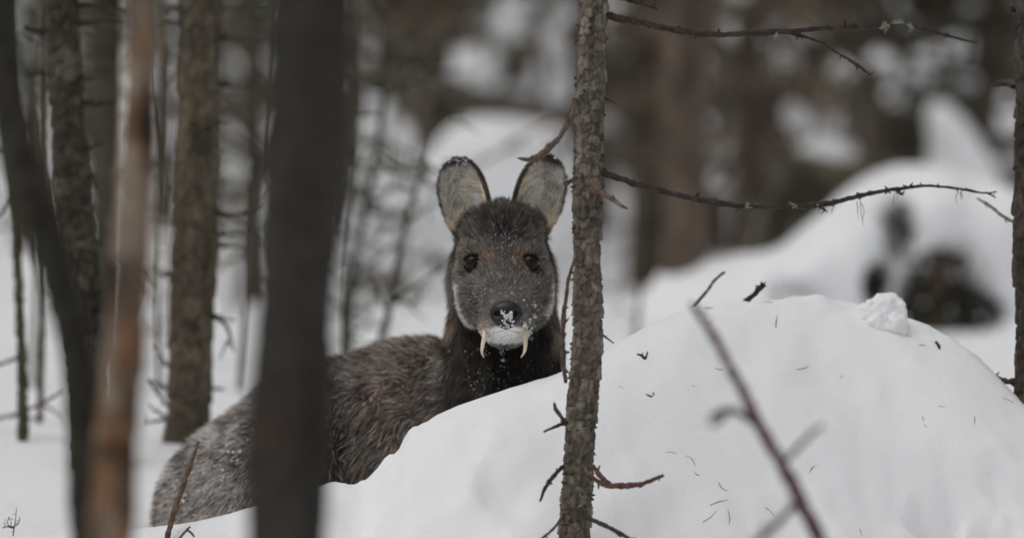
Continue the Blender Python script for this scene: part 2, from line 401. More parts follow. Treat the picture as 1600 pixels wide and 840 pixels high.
    top = np.stack([(n - 1) * ns + np.arange(ns), (n - 1) * ns + (np.arange(ns) + 1) % ns, np.full(ns, n * ns)], -1)
    return verts, [q, top], colr

BR = [sr(52, 48, 44), sr(86, 78, 70), sr(124, 114, 102)]
def near_tree(name, label, pts, wid, d, top=4.0, cell=0.011, amp=0.0022, res=0.0017, tones=BR, patches=None, seed=0, group=None, base_d=None, aspect=1.7, cat='tree', below=None, ext=None):
    """pts: photo pixels from the bottom up; wid: widths in photo pixels"""
    d = np.asarray(d, float) * np.ones(len(pts))
    P = W([p[0] for p in pts], [p[1] for p in pts], d)
    r = np.array(wid) * d / FPX / 2
    path = [p for p in P]; rr = list(r)
    b = path[0]; g = gz(b[0], b[1])
    dirb = (path[0] - path[1]); dirb /= abs(dirb[2]) + 1e-9
    if b[2] > g - 0.04:
        path.insert(0, b + dirb * (b[2] - (g - 0.05))); rr.insert(0, rr[0] * 1.08)
    dirt = path[-1] - path[-2]; dirt /= abs(dirt[2]) + 1e-9
    zt = path[-1][2]
    if top > zt:
        for f in (0.15, 0.5, 1.0):
            e = path[-1].copy() if f == 0.15 else path[-1].copy()
            path.append(P[-1] + (dirt * np.array([0.4, 0.4, 1])) * (top - zt) * f); rr.append(r[-1] * (1 - 0.72 * f))
    # radii resampled evenly along arc length
    A = np.array(path); s = np.concatenate([[0], np.cumsum(np.linalg.norm(np.diff(A, axis=0), axis=1))]); s /= s[-1]
    radii = np.interp(np.linspace(0, 1, 120), s, rr)
    vis_top = W(800, -40, d.max())[2]
    # mean radius of the visible stretch steers bark density
    v, f, c = bark_trunk(A, radii, cell, amp, res, tones=tones, patches=patches, seed=seed, aspect=aspect, coarse_above=vis_top)
    base = np.array([A[0][0], A[0][1], gz(A[0][0], A[0][1])])
    t = thing(name, label, cat, base, group)
    mesh_obj('trunk', v, f, M['bark'], t, c)
    t['_d'] = 0
    del t['_d']
    return t
TW = sr(62, 54, 49); TWR = sr(96, 70, 62)
def branch(tree, pts, w, d, seed=0, col=TW, spurs=4, name='branch', rough=0.35, sides=7, n=None, curl=True):
    """a bare branch through photo pixels; w: widths in pixels; d: distance, or (start, end)"""
    d = np.linspace(d[0], d[1], len(pts)) if np.ndim(d) else np.full(len(pts), float(d))
    P = W([p[0] for p in pts], [p[1] for p in pts], d)
    r = np.array(w) * d.mean() / FPX / 2
    L = np.linalg.norm(np.diff(P, axis=0), axis=1).sum(); n = n or int(np.clip(L / 0.003, 8, 130))
    mb = MB(); tube(mb, P, r, sides, n, rough, seed, col, 0.4)
    R = random.Random(seed * 31 + 5); Q, s = resample(P, 60)
    for k in range(spurs):                       # short dead spurs and buds
        i = R.randint(6, 57); rr = float(np.interp(s[i], np.linspace(0, 1, len(r)), r))
        dv = np.array([R.uniform(-1, 1), R.uniform(-0.8, 0.8), R.uniform(-1, 1)]); dv /= np.linalg.norm(dv)
        ln = R.uniform(0.003, 0.010)
        tube(mb, [Q[i], Q[i] + dv * ln * 0.6, Q[i] + dv * ln + np.array([0, 0, 0.001])], [rr * 0.7, rr * 0.55, rr * 0.2], 5, 4, 0.3, seed + k, col * 0.9)
    return mb.build(name, M['twig'], tree)

# the slim tree in focus beside the deer
T1 = near_tree('young_larch_tree', 'slim sharp scaly-barked tree rising from the mound beside the deer',
    [(893,900),(897,840),(903,760),(906,700),(909,640),(917,540),(918,420),(918,300),(919,200),(923,100),(927,0),(929,-40)],
    [52,50,48,47,47,46,46,46,45,45,44,43], 6.0, top=3.2, cell=0.0075, amp=0.0022, res=0.001, seed=3, aspect=1.5,
    tones=[sr(62, 56, 49), sr(102, 94, 84), sr(146, 138, 127)])
branch(T1, [(945,24),(990,33),(1050,46),(1110,54),(1170,52),(1215,50),(1275,45),(1330,42),(1385,39),(1410,36),(1440,44),(1490,58),(1527,67)], [13,11,10,10,9,10,9,8,9,9,6,5,3], (6.0,5.95), 11, spurs=22)
branch(T1, [(1222,50),(1255,57),(1288,68)], [7,6,3], (5.97,6.0), 12, spurs=3)
branch(T1, [(1300,78),(1322,90),(1337,100),(1360,118)], [2,4,6,2], (6.0,6.05), 13, spurs=3)
branch(T1, [(1285,67),(1303,79)], [2.5,2], (6.0,6.0), 113, spurs=0)
branch(T1, [(940,268),(985,284),(1030,297),(1075,308),(1120,317),(1165,322),(1210,322),(1260,321),(1300,316),(1345,305),(1375,299),(1410,294),(1450,290),(1500,295),(1548,301),(1557,299)], [12,10,10,10,9,9,8,9,9,9,8,6,5,4,4,2], (6.0,5.93), 14, spurs=26)
branch(T1, [(1170,322),(1158,326),(1149,331)], [4,3,2], (5.97,5.96), 15, spurs=1)
branch(T1, [(1278,322),(1288,327),(1292,331)], [4,4,2], (5.95,5.94), 16, spurs=2)
branch(T1, [(1400,296),(1408,303),(1413,299)], [5,5,2], (5.95,5.94), 17, spurs=2)
branch(T1, [(1540,300),(1550,305),(1556,309)], [3,3,2], (5.93,5.93), 18, spurs=1)
branch(T1, [(900,155),(893,178),(884,200),(868,222),(855,235),(840,246),(828,250),(810,247)], [7,7,8,9,11,13,10,3], (5.99,5.92), 19, spurs=5, col=sr(92, 80, 70))
branch(T1, [(900,278),(890,284),(882,287)], [8,8,4], (5.98,5.95), 20, spurs=2, col=TWR)
branch(T1, [(922,282),(938,299),(955,311),(981,326)], [7,9,8,4], (5.97,5.93), 21, spurs=5, col=sr(108, 90, 78))
branch(T1, [(898,405),(890,430),(884,470),(880,510),(879,550),(884,598)], [5,6,7,8,10,6], (5.98,5.95), 22, spurs=10, col=sr(84, 70, 62))
branch(T1, [(936,518),(946,526),(959,536)], [4,3,2], 6.0, 23, spurs=1)
branch(T1, [(885,662),(876,650),(869,640),(866,630)], [7,7,7,4], (5.98,5.95), 24, spurs=2, col=sr(92, 74, 66))
branch(T1, [(886,660),(872,664),(850,674)], [6,5,3], (5.98,5.94), 25, spurs=3)
branch(T1, [(880,728),(866,742),(853,760),(844,782)], [7,7,7,4], (5.99,5.95), 26, spurs=4)
branch(T1, [(922,742),(936,752),(950,757),(985,758),(1010,753),(1036,742)], [6,8,10,9,7,5], (5.98,5.9), 27, spurs=9, col=sr(92, 66, 62))
branch(T1, [(926,728),(940,744),(952,756)], [7,8,8], (5.98,5.95), 28, spurs=2, col=sr(88, 66, 60))
branch(T1, [(918,808),(940,818),(965,830),(995,848)], [8,7,7,6], (5.98,5.9), 29, spurs=4)
branch(T1, [(880,806),(865,825),(845,842)], [5,4,4], (5.99,5.95), 30, spurs=1, col=TWR)
branch(T1, [(938,152),(950,156),(962,161)], [5,3,1.5], 6.0, 31, spurs=0)
branch(T1, [(965,-6),(990,2),(1010,8),(1028,14)], [8,7,6,3], (6.0,5.97), 32, spurs=6)
branch(T1, [(940,-10),(966,-5)], [8,8], 6.0, 33, spurs=1)
# peeling scales that stick out of the bark outline
mb = MB(); R = random.Random(4)
for k in range(150):
    py = R.uniform(-20, 840); cx = np.interp(py, [0,100,300,540,640,760,840], [927,923,918,917,909,903,897]); s_ = R.choice((-1, 1))
    th = R.uniform(-0.9, 0.6); p = W(cx + s_ * 22.0 * math.cos(th), py, 6.0 + 0.0155 * math.sin(th) * (-1 if th < 0 else -1))
    dv = np.array([s_ * R.uniform(0.4, 1), -0.2, R.uniform(-1.0, 0.3)]); dv /= np.linalg.norm(dv); ln = R.uniform(0.002, 0.0055)
    sd = np.array([0, 1.0, 0]) * R.uniform(0.001, 0.0022); up = np.array([0, 0, 0.002])
    b = np.array([p - sd - up, p + sd - up, p + sd + up, p - sd + up, p + dv * ln])
    mb.add(b, [[0, 1, 2, 3]], [[0, 1, 4], [1, 2, 4], [2, 3, 4], [3, 0, 4]], sr(70, 62, 55) * R.uniform(0.6, 1.5))
o = mb.build('bark_scales', M['bark'], T1, smooth=False); o['kind'] = 'stuff'
def lichen(parent, spots, seed, hang=True):
    mb = MB(); R = random.Random(seed)
    for (px, py, d, n, ln) in spots:
        for k in range(n):
            p = W(px + R.uniform(-5, 5), py + R.uniform(-4, 4), d); v = np.array([R.uniform(-1, 1), R.uniform(-0.6, 0.2), R.uniform(-1, 0.8)])
            if hang: v = np.array([R.uniform(-.25, .25), 0, -1])
            v *= ln * R.uniform(0.5, 1) / np.linalg.norm(v); w = np.array([R.uniform(-1, 1), R.uniform(-1, 1), R.uniform(-1, 1)]) * ln * 0.2
            tube(mb, [p, p + v * 0.5 + w, p + v], [0.0005, 0.0004, 0.0002], 4, 5, 0, k, sr(150, 155, 140), 0.2)
    o = mb.build('lichen', M['lichen'], parent); o['kind'] = 'stuff'
lichen(T1, [(905,142,5.985,14,0.008),(899,150,5.985,6,0.006),(1385,40,5.95,16,0.007),(1405,35,5.95,12,0.007),(1425,42,5.95,8,0.006),(1170,322,5.96,8,0.005),(1240,320,5.96,8,0.005),(965,316,5.93,8,0.005),(905,668,5.97,6,0.006)], 5, hang=False)
lichen(T1, [(1341,312,5.95,3,0.03),(1397,300,5.95,2,0.016),(1500,297,5.94,4,0.012),(1300,322,5.95,2,0.01),(1215,52,5.95,3,0.01),(1275,322,5.95,2,0.01)], 6)

# the broader trunk behind the deer's rump
T2 = near_tree('pine_tree', 'broad grey-brown furrowed trunk standing in snow behind the deer rump',
    [(290,690),(292,660),(296,600),(299,520),(303,420),(308,300),(310,200),(312,100),(314,0),(315,-40)], [76,74,72,71,71,68,66,64,64,64], 7.15, top=5,
    cell=0.011, amp=0.0034, res=0.0017, seed=8, aspect=3.2, tones=[sr(58, 53, 44), sr(90, 82, 69), sr(118, 108, 92)])
for k, (pts, w, dd) in enumerate([
    ([(342,12),(365,14),(395,16),(425,15)], [7,5,5,4], (7.15,7.1)), ([(342,57),(370,60),(400,61),(430,63)], [9,7,6,4], (7.15,7.08)),
    ([(344,130),(365,133),(395,135),(428,132)], [12,7,6,4], (7.15,7.1)), ([(283,14),(270,12),(255,16)], [7,6,4], (7.15,7.1)),
    ([(283,37),(265,36),(240,40)], [8,6,4], (7.15,7.1)), ([(340,333),(370,334),(395,330),(415,322)], [8,6,5,3], (7.15,7.1)),
    ([(350,335),(375,346),(395,360),(412,372)], [5,5,4,3], (7.14,7.1)), ([(338,367),(365,366),(392,362)], [6,5,3], (7.15,7.12)),
    ([(340,384),(362,385),(385,388)], [6,5,3], (7.15,7.12)), ([(334,492),(345,498),(356,514),(365,548)], [8,6,5,3], (7.15,7.1)),
    ([(332,498),(350,499),(368,500)], [6,4,2], (7.15,7.12)), ([(331,607),(340,607),(353,607)], [6,4,2], (7.15,7.12)),
    ([(358,530),(350,545),(343,562)], [4,3,2], (7.11,7.1)),
    ([(268,428),(258,428),(248,427)], [8,6,3], (7.15,7.12)), ([(262,572),(250,555),(238,540)], [5,4,3], (7.15,7.1)),
    ([(260,605),(245,598),(230,594)], [6,4,3], (7.15,7.1)), ([(262,635),(245,612),(228,592)], [5,4,3], (7.12,7.05)),
    ([(258,655),(240,658),(224,660)], [6,4,3], (7.13,7.05)), ([(258,650),(246,642),(230,632)], [5,4,2], (7.12,7.05)), ([(346,192),(352,193),(358,194)], [5,3,2], (7.15,7.1)),
    ]): branch(T2, pts, w, dd, 200 + k, spurs=3, col=sr(72, 64, 57))

# mossy trunk at the left with side branches
T3 = near_tree('pine_tree', 'dark mossy trunk at left with short dead side branches near the top',
    [(146,690),(143,640),(138,560),(130,480),(122,400),(112,320),(108,240),(104,150),(100,60),(98,0),(97,-40)], [60,60,60,60,60,58,54,50,50,50,50], 6.95, top=5,
    cell=0.011, amp=0.003, res=0.0017, seed=15, aspect=1.6, tones=[sr(44, 42, 35), sr(70, 66, 56), sr(108, 104, 88)])
for k, (pts, w) in enumerate([
    ([(75,48),(58,49),(36,44)], [11,9,4]), ([(122,8),(150,7),(172,14),(200,18)], [10,8,7,5]), ([(122,38),(150,34),(190,33)], [9,7,5]),
    ([(124,118),(132,122),(146,121)], [8,8,3]), ([(126,160),(150,162),(185,158)], [9,7,4]), ([(72,115),(55,116),(38,117)], [6,5,4]),
    ([(128,240),(145,230),(160,222)], [5,4,3]), ([(134,268),(145,285),(156,308)], [7,5,3]), ([(134,275),(145,275),(150,272)], [6,4,2]),
    ([(136,372),(150,378),(170,385)], [7,5,3]), ([(140,455),(155,456),(172,452)], [6,5,3]), ([(138,478),(155,486),(180,490)], [5,4,3])
    ]): branch(T3, pts, w, (6.95, 6.92), 230 + k, spurs=3, col=sr(56, 50, 44))
T4 = near_tree('sapling', 'thin straight dark sapling near the left edge with snow around its foot',
    [(36,694),(35,600),(31,480),(27,400),(22,300),(18,200),(14,100),(12,0),(11,-40)], [18,16,15,15,14,14,13,12,12], 7.15, top=2.2, cell=0.010, amp=0.0016, res=0.0016, seed=21, tones=[sr(54, 54, 42), sr(80, 78, 62), sr(108, 104, 86)], cat='sapling')
branch(T4, [(25,560),(10,565),(-10,572)], [6,5,4], (7.15,7.1), 250, spurs=2); branch(T4, [(22,300),(10,322),(-8,345)], [7,6,5], (7.15,7.1), 251, spurs=2)
branch(T4, [(12,236),(0,232),(-14,224)], [7,6,4], (7.15,7.1), 252, spurs=1)
T5 = near_tree('sapling', 'very thin greenish sapling between the left-edge sapling and the mossy trunk',
    [(62,653),(65,560),(68,480),(70,380),(71,280),(72,180),(72,80),(72,-40)], [10,10,9,9,8,8,7,7], 7.45, top=2.0, cell=0.010, amp=0.0012, res=0.0016, seed=23, tones=[sr(54, 54, 42), sr(80, 78, 62), sr(108, 104, 86)], cat='sapling')
branch(T5, [(68,632),(82,640),(99,650)], [5,4,3], (7.45,7.4), 253, spurs=1); branch(T5, [(60,655),(40,652),(0,650)], [4,3,3], (7.45,7.35), 254, spurs=1, col=TWR)
# slanting twig in the snow at left
# blurred trunks nearer than the focus
def birch_patches(colr, V):
    px, py = proj(V)
    n = vn2(px * 0.03 + 3, py * 0.013, 4); m = vn2(px * 0.035, py * 0.016, 14); dk0 = vn2(px * 0.03, py * 0.014, 27)
    colr = colr * (1 - 0.75 * sstep(0.05, 0.3, dk0))[..., None]; o = sr(146, 106, 76); l = sr(160, 144, 128)
    colr = colr + (o - colr) * (sstep(0.05, 0.35, n) * 0.5)[..., None]
    colr = colr + (l - colr) * (sstep(0.05, 0.25, m + 0.30 * np.exp(-((py - 118) / 28) ** 2)) * 0.6)[..., None]
    dk = np.exp(-((py - 705) / 16) ** 2) + np.exp(-((py - 185) / 12) ** 2) * 0.4
    return colr * (1 - 0.65 * np.clip(dk, 0, 1))[..., None]
T6 = near_tree('pine_tree', 'blurred tan and orange flaky trunk with a crook, close to the camera at left',
    [(166,900),(172,800),(180,700),(190,600),(196,520),(205,420),(212,320),(217,220),(222,150),(222,110),(226,70),(224,0),(224,-60)], [74,72,70,68,66,64,62,60,58,66,58,54,54], 4.35, top=3.5,
    cell=0.022, amp=0.002, res=0.0022, seed=31, aspect=2.2, tones=[sr(70, 58, 48), sr(98, 82, 68), sr(122, 104, 88)], patches=birch_patches)
def rust_patch(colr, V):
    px, py = proj(V)
    k = np.exp(-(((px - 420) / 30) ** 2 + ((py - 680) / 40) ** 2)); k += 0.4 * np.exp(-(((px - 455) / 18) ** 2 + ((py - 560) / 60) ** 2))
    return colr + (sr(66, 54, 46) - colr) * np.clip(k, 0, 1)[..., None]
T7 = near_tree('pine_tree', 'thick dark blurred trunk close to the camera crossing in front of the deer',
    [(446,940),(448,840),(452,700),(458,560),(466,420),(474,280),(482,140),(488,0),(490,-60)], [130,129,127,126,127,128,126,126,126], 4.2, top=4.5,
    cell=0.02, amp=0.002, res=0.0024, seed=37, aspect=2.0, tones=[sr(46, 44, 41), sr(56, 53, 49), sr(68, 64, 59)], patches=rust_patch)
T8 = near_tree('leaning_tree', 'dark blurred crooked trunk leaning in from the upper left edge',
    [(150,960),(142,840),(134,720),(124,600),(108,500),(90,430),(70,360),(46,290),(24,210),(8,120),(-4,0),(-8,-60)], [62,60,58,54,52,50,54,60,62,64,66,66], 4.6, top=3.5,
    cell=0.016, amp=0.002, res=0.0024, seed=41, tones=[sr(40, 38, 33), sr(52, 50, 43), sr(66, 64, 55)])
T9 = near_tree('pine_tree', 'sharp-edged dark trunk cut off by the right edge of the view',
    [(1612,900),(1611,760),(1610,600),(1609,450),(1608,300),(1607,150),(1606,0),(1605,-50)], [48,48,48,48,48,47,46,46], 6.35, top=4,
    cell=0.014, amp=0.0026, res=0.0017, seed=44, aspect=1.8, tones=[sr(48, 44, 40), sr(70, 64, 58), sr(92, 84, 76)])
branch(T9, [(1588,594),(1575,596),(1562,592),(1550,586)], [12,10,9,6], (6.35,6.4), 260, spurs=3)
branch(T9, [(1585,348),(1565,336),(1545,320),(1527,310)], [5,5,5,3], (6.35,6.5), 261, spurs=2, col=sr(110, 120, 100))
branch(T9, [(1583,136),(1570,132),(1555,135)], [7,8,5], (6.35,6.4), 262, spurs=5)
branch(T9, [(1584,14),(1580,16),(1574,12)], [10,8,4], (6.35,6.35), 263, spurs=2)

# ------------------------------------------------------------------ the deer
S = PXM(6.4)
w = lambda px, py, d: W(px, py, d)
HD = [  # skull, muzzle, cheeks, jaw, lips
    ('e', w(784,400,6.365), (0.0455,0.060,0.047), 0.02), ('e', w(785,352,6.37), (0.027,0.045,0.022), 0.02),
    ('c', w(787,425,6.340), w(791,488,6.258), 0.036, 0.0225, 0.018),
    ('e', w(744,462,6.350), (0.020,0.040,0.034), 0.02), ('e', w(833,462,6.350), (0.020,0.040,0.034), 0.02), ('c', w(732,432,6.335), w(752,480,6.31), 0.012, 0.012, 0.014), ('c', w(838,432,6.335), w(824,480,6.31), 0.012, 0.012, 0.014),
    ('e', w(790,508,6.283), (0.0295,0.030,0.0155), 0.012), ('e', w(790,525,6.300), (0.020,0.034,0.012), 0.01),
    ('e', w(736,396,6.327), (0.013,0.012,0.009), 0.008), ('e', w(832,396,6.327), (0.013,0.012,0.009), 0.008)]
BD = [
    ('c', w(430,800,6.56), w(530,735,6.56), 0.122, 0.120, 0.03), ('c', w(530,735,6.56), w(640,665,6.55), 0.118, 0.090, 0.03), ('c', w(640,665,6.55), w(700,640,6.52), 0.090, 0.078, 0.03),
    ('e', w(440,790,6.46), (0.090,0.060,0.105), 0.02), ('e', w(640,700,6.47), (0.070,0.055,0.10), 0.02), ('e', w(320,800,6.53), (0.045,0.05,0.05), 0.05),
    ('c', w(770,660,6.47), w(786,540,6.44), 0.074, 0.056, 0.03), ('c', w(786,540,6.44), w(784,430,6.43), 0.058, 0.0545, 0.025), ('c', w(784,430,6.43), w(784,390,6.42), 0.0545, 0.044, 0.02),
    ('e', w(788,650,6.43), (0.060,0.055,0.075), 0.03)]
EARS = []
for bs, tp, yaw in (((742,362),(708,246),-0.25), ((824,358),(863,243),0.25)):
    b = w(*bs, 6.385); t = w(*tp, 6.395); v = t - b; Le = np.linalg.norm(v); v = v / Le
    wv = np.array([math.sin(yaw), -math.cos(yaw), 0.0]); wv -= v * (wv @ v); wv /= np.linalg.norm(wv); u = np.cross(v, wv)
    EARS.append((b, v, u, wv, Le))
EHW = 0.0292
def ear_hw(s): return EHW * np.where(s > 0.42, np.sqrt(np.clip(1 - (np.clip(s - 0.42, 0, None) / 0.58) ** 2.3, 0, 1)), 1 - 0.24 * (np.clip(0.42 - s, 0, None) / 0.42) ** 2)
def deer_sdf(X, Y, Z):
    X, Y, Z = (np.asarray(a, np.float32) for a in (X, Y, Z))
    f = None
    for prim in BD + HD:
        g = ell(X, Y, Z, prim[1], prim[2]) if prim[0] == 'e' else cone(X, Y, Z, *prim[1:5])
        f = g if f is None else smin(f, g, prim[-1])
    for b, v, u, wv, Le in EARS:
        dx, dy, dz = X - b[0], Y - b[1], Z - b[2]
        s = (dx * v[0] + dy * v[1] + dz * v[2]) / Le; a = dx * u[0] + dy * u[1] + dz * u[2]; c = dx * wv[0] + dy * wv[1] + dz * wv[2]
        hw = np.maximum(ear_hw(s), 1e-4)
        cup = 0.015 * np.minimum((a / hw) ** 2, 1.4) * np.clip(1.15 - s * 0.75, 0.2, 1) - 0.009
        g = np.maximum(np.maximum(np.abs(c - cup) - 0.0042, np.abs(a) - hw), np.maximum((s - 1) * Le, (-0.12 - s) * Le))
        f = smin(f, g, 0.006)
        f = smin(f, np.sqrt((dx)**2 + (dy - 0.012)**2 + (dz - 0.003)**2) - 0.019, 0.012)
    return f
def deer_hit(px, py, d0=6.2, d1=6.6):
    d = np.linspace(d0, d1, 2000); P = W(px, py, d); k = np.argmax(deer_sdf(P[:, 0], P[:, 1], P[:, 2]) < 0); return P[k]
h = 0.003
lo = w(225, 1000, 6.22) - 0.01; hi = w(905, 232, 6.70) + np.array([0.01, 0.0, 0.012])
lo = np.array([min(lo[0], w(225, 800, 6.7)[0]), 6.22, gz(-0.2, 6.5) - 0.06]); hi = np.array([w(905, 240, 6.7)[0], 6.72, hi[2]])
V, org = grid_eval(deer_sdf, lo, hi, h)
dv, dq = surface_nets(V, org, h); del V
fn = np.cross(dv[dq[:, 2]] - dv[dq[:, 0]], dv[dq[:, 3]] - dv[dq[:, 1]])
vnrm = np.zeros_like(dv)
for k in range(4): np.add.at(vnrm, dq[:, k], fn)
vnrm /= np.linalg.norm(vnrm, axis=1)[:, None] + 1e-12
NOSE = deer_hit(791, 492)
def ear_local(P):
    out = []
    for b, v, u, wv, Le in EARS:
        dd = P - b; s = dd @ v / Le; a = dd @ u; c = dd @ wv; hw = np.maximum(ear_hw(s), 1e-3)
        cup = 0.015 * np.minimum((a / hw) ** 2, 1.4) * np.clip(1.15 - s * 0.75, 0.2, 1) - 0.009
        ins = (s > 0.02) & (s < 1.06) & (np.abs(a) < hw * 1.15 + 0.002) & (np.abs(c - cup) < 0.011)
        out.append((ins, s, a / hw, c - cup))
    return out
def blend(c, t, k): return c + (np.asarray(t) - c) * np.clip(k, 0, 1)[:, None]
def seg_dist(px, py, pts):
    best = np.full(px.shape, 1e9)
    for (x0, y0), (x1, y1) in zip(pts[:-1], pts[1:]):
        t = np.clip(((px - x0) * (x1 - x0) + (py - y0) * (y1 - y0)) / ((x1 - x0) ** 2 + (y1 - y0) ** 2), 0, 1)
        best = np.minimum(best, np.hypot(px - x0 - t * (x1 - x0), py - y0 - t * (y1 - y0)))
    return best
K = 1.25
def coat(P, N):
    """coat colour by region, with flank fold shade and inner-ear lightening painted in; returns colour, region code"""
    px, py = proj(P); d = P[:, 1]
    n1 = vn2(px * 0.03, py * 0.03, 31); n2 = vn2(px * 0.09, py * 0.07, 32)
    isneck = (px > 694) & (py < 760)
    # head is nearer than the neck; a plane through chin and nape separates them
    ishead = isneck & (d < 6.385 + 0.0002 * (420 - py)) & (py < 560) & (deer_head(P) < 0.008)
    # body
    c = np.tile(sr(86, 79, 73, K), (len(P), 1))
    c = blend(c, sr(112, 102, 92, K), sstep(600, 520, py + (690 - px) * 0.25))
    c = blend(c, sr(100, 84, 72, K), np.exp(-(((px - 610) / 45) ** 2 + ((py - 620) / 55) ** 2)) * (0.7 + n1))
    c = blend(c, sr(44, 41, 39, K), np.exp(-(((px - 535) / 30) ** 2 + ((py - 690) / 75) ** 2)) * 1.1)  # painted shade in the fold between thigh and torso
    c = blend(c, sr(92, 90, 88, K), np.exp(-(((px - 545) / 25) ** 2 + ((py - 620) / 35) ** 2)) * (0.6 + 1.5 * n2))
    c = blend(c, sr(142, 134, 128, K), sstep(440, 330, px) * (0.55 + 1.0 * n2))
    c = blend(c, sr(186, 180, 176, K), sstep(440, 310, px) * sstep(-0.1, 0.2, n2 + n1 * 0.5) * sstep(0, -60, (py - 700) - (300 - px) * 0.8 - 60))
    c = blend(c, sr(120, 110, 95, K), np.exp(-seg_dist(px, py, [(548, 742), (556, 722), (566, 700)]) / 4) * 0.9)
    # neck and chest
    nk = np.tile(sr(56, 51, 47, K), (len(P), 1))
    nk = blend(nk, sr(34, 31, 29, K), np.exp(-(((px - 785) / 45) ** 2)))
    nk = blend(nk, sr(118, 108, 98, K), sstep(724, 706, px) * sstep(575, 520, py)); nk = blend(nk, sr(112, 103, 94, K), sstep(846, 862, px) * sstep(535, 490, py))
    nk = blend(nk, sr(66, 61, 57, K), sstep(740, 715, px) * sstep(500, 540, py))
    nk = blend(nk, sr(150, 138, 126, K), np.exp(-(((px - 866) / 7) ** 2 + ((py - 520) / 26) ** 2)))
    nk = blend(nk, sr(150, 132, 115, K), np.exp(-(((px - 703) / 6) ** 2 + ((py - 512) / 12) ** 2)))
    nk = blend(nk, sr(76, 72, 66, K), np.exp(-(((px - 752) / 10) ** 2 + ((py - 590) / 30) ** 2)))
    c = c * 1.5
    wn = sstep(688, 704, px + 12 * n1)
    c = c * (1 - wn)[:, None] + nk * wn[:, None]
    # face
    f = np.tile(sr(90, 87, 83, K), (len(P), 1))
    f = blend(f, sr(58, 54, 52, K), np.exp(-(((px - 787) / 34) ** 2 + ((py - 350) / 42) ** 2)))
    f = blend(f, sr(66, 62, 59, K), np.exp(-(((px - 787) / 16) ** 2 + ((py - 420) / 40) ** 2)) * 0.8)
    f = blend(f, sr(80, 72, 66, K), np.exp(-(((px - 790) / 34) ** 2 + ((py - 478) / 14) ** 2)))
    f = blend(f, sr(78, 73, 69, K), np.exp(-(((px - 735) / 20) ** 2 + ((py - 470) / 24) ** 2)) * 0.8 + np.exp(-(((px - 845) / 20) ** 2 + ((py - 470) / 24) ** 2)) * 0.8)
    for ex, sg in ((739, 1), (828, -1)):
        e = np.hypot((px - ex - sg * 5) / 1.15, py - 408)
        f = blend(f, sr(96, 80, 68, K), sstep(23, 16, e) * 0.6)
        f = blend(f, sr(128, 108, 92, K), np.exp(-(((px - ex - sg * 24) / 6) ** 2 + ((py - 405) / 10) ** 2)) * 0.9)
        f = blend(f, sr(26, 22, 20, K), np.exp(-(((px - ex + sg * 12) / 6) ** 2 + ((py - 428) / 6) ** 2)) * 0.7)
    sn = np.exp(-(seg_dist(px, py, [(714, 448), (713, 468), (719, 488), (732, 505), (748, 517)]) / 4.5) ** 2) * 0.9
    sn = np.maximum(sn, np.exp(-(seg_dist(px, py, [(862, 448), (861, 470), (852, 490)]) / 4) ** 2) * 0.55)
    f = blend(f, sr(215, 208, 200, K), sn)
    f = blend(f, sr(222, 219, 215, K), sstep(1.15, 0.8, np.hypot((px - 790) / 42, (py - 522) / 13)))
    f = blend(f, sr(150, 132, 118, K), np.exp(-(((px - 758) / 12) ** 2 + ((py - 508) / 8) ** 2)) * 0.8)
    f = blend(f, sr(66, 62, 58, K), sstep(534, 546, py)); f = blend(f, sr(66, 61, 57, K), sstep(366, 346, py))
    f = blend(f, sr(64, 58, 53, K), sstep(352, 335, py) * (np.abs(px - 785) > 28) * 0.7)
    f = f * (1 + 0.30 * sstep(365, 400, py))[:, None]
    c[ishead] = f[ishead]
    reg = np.zeros(len(P), int); reg[wn > 0.5] = 1; reg[ishead] = 2
    for (ins, s, a, cc), sgn in zip(ear_local(P), (1, -1)):
        e = np.tile(sr(118, 114, 108, K), (len(P), 1))
        e = blend(e, sr(104, 97, 90, K), np.exp(-((a + 0.0) / 0.35) ** 2 - ((s - 0.55) / 0.2) ** 2))
        e = blend(e, sr(224, 204, 170, K), sstep(0.85, 0.45, s) * (0.75 + 1.8 * n2) * sstep(-0.35, 0.3, a * sgn))
        e = blend(e, sr(150, 130, 106, K), sstep(0.35, 0.15, s) * 0.7)
        rim = np.maximum(sstep(0.74, 0.88, a * sgn) * sstep(0.02, 0.15, s), np.maximum(sstep(0.82, 0.96, -a * sgn) * sstep(0.1, 0.5, s), sstep(0.82, 0.93, s))); back = cc < -0.001
        e = blend(e, sr(52, 48, 45, K), np.maximum(rim * 0.95, back.astype(float)))
        e = e * np.where(rim > 0.5, 1.0, 2.0)[:, None]  # inner ear painted brighter to offset the self-shadow of its cup
        e = blend(e, sr(62, 54, 48, K), sstep(0.16, 0.04, s))
        c[ins] = e[ins]; reg[ins] = 3; reg[ins & back] = 4
    return c, reg
def deer_head(P):
    f = None
    for prim in HD:
        g = ell(P[:, 0], P[:, 1], P[:, 2], prim[1], prim[2]) if prim[0] == 'e' else cone(P[:, 0], P[:, 1], P[:, 2], *prim[1:5])
        f = g if f is None else smin(f, g, prim[-1])
    return f
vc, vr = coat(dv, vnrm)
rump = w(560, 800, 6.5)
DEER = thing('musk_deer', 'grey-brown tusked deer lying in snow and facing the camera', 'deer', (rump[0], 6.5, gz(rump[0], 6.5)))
body = mesh_obj('body', dv, dq, M['fur'], DEER, vc * 0.8)
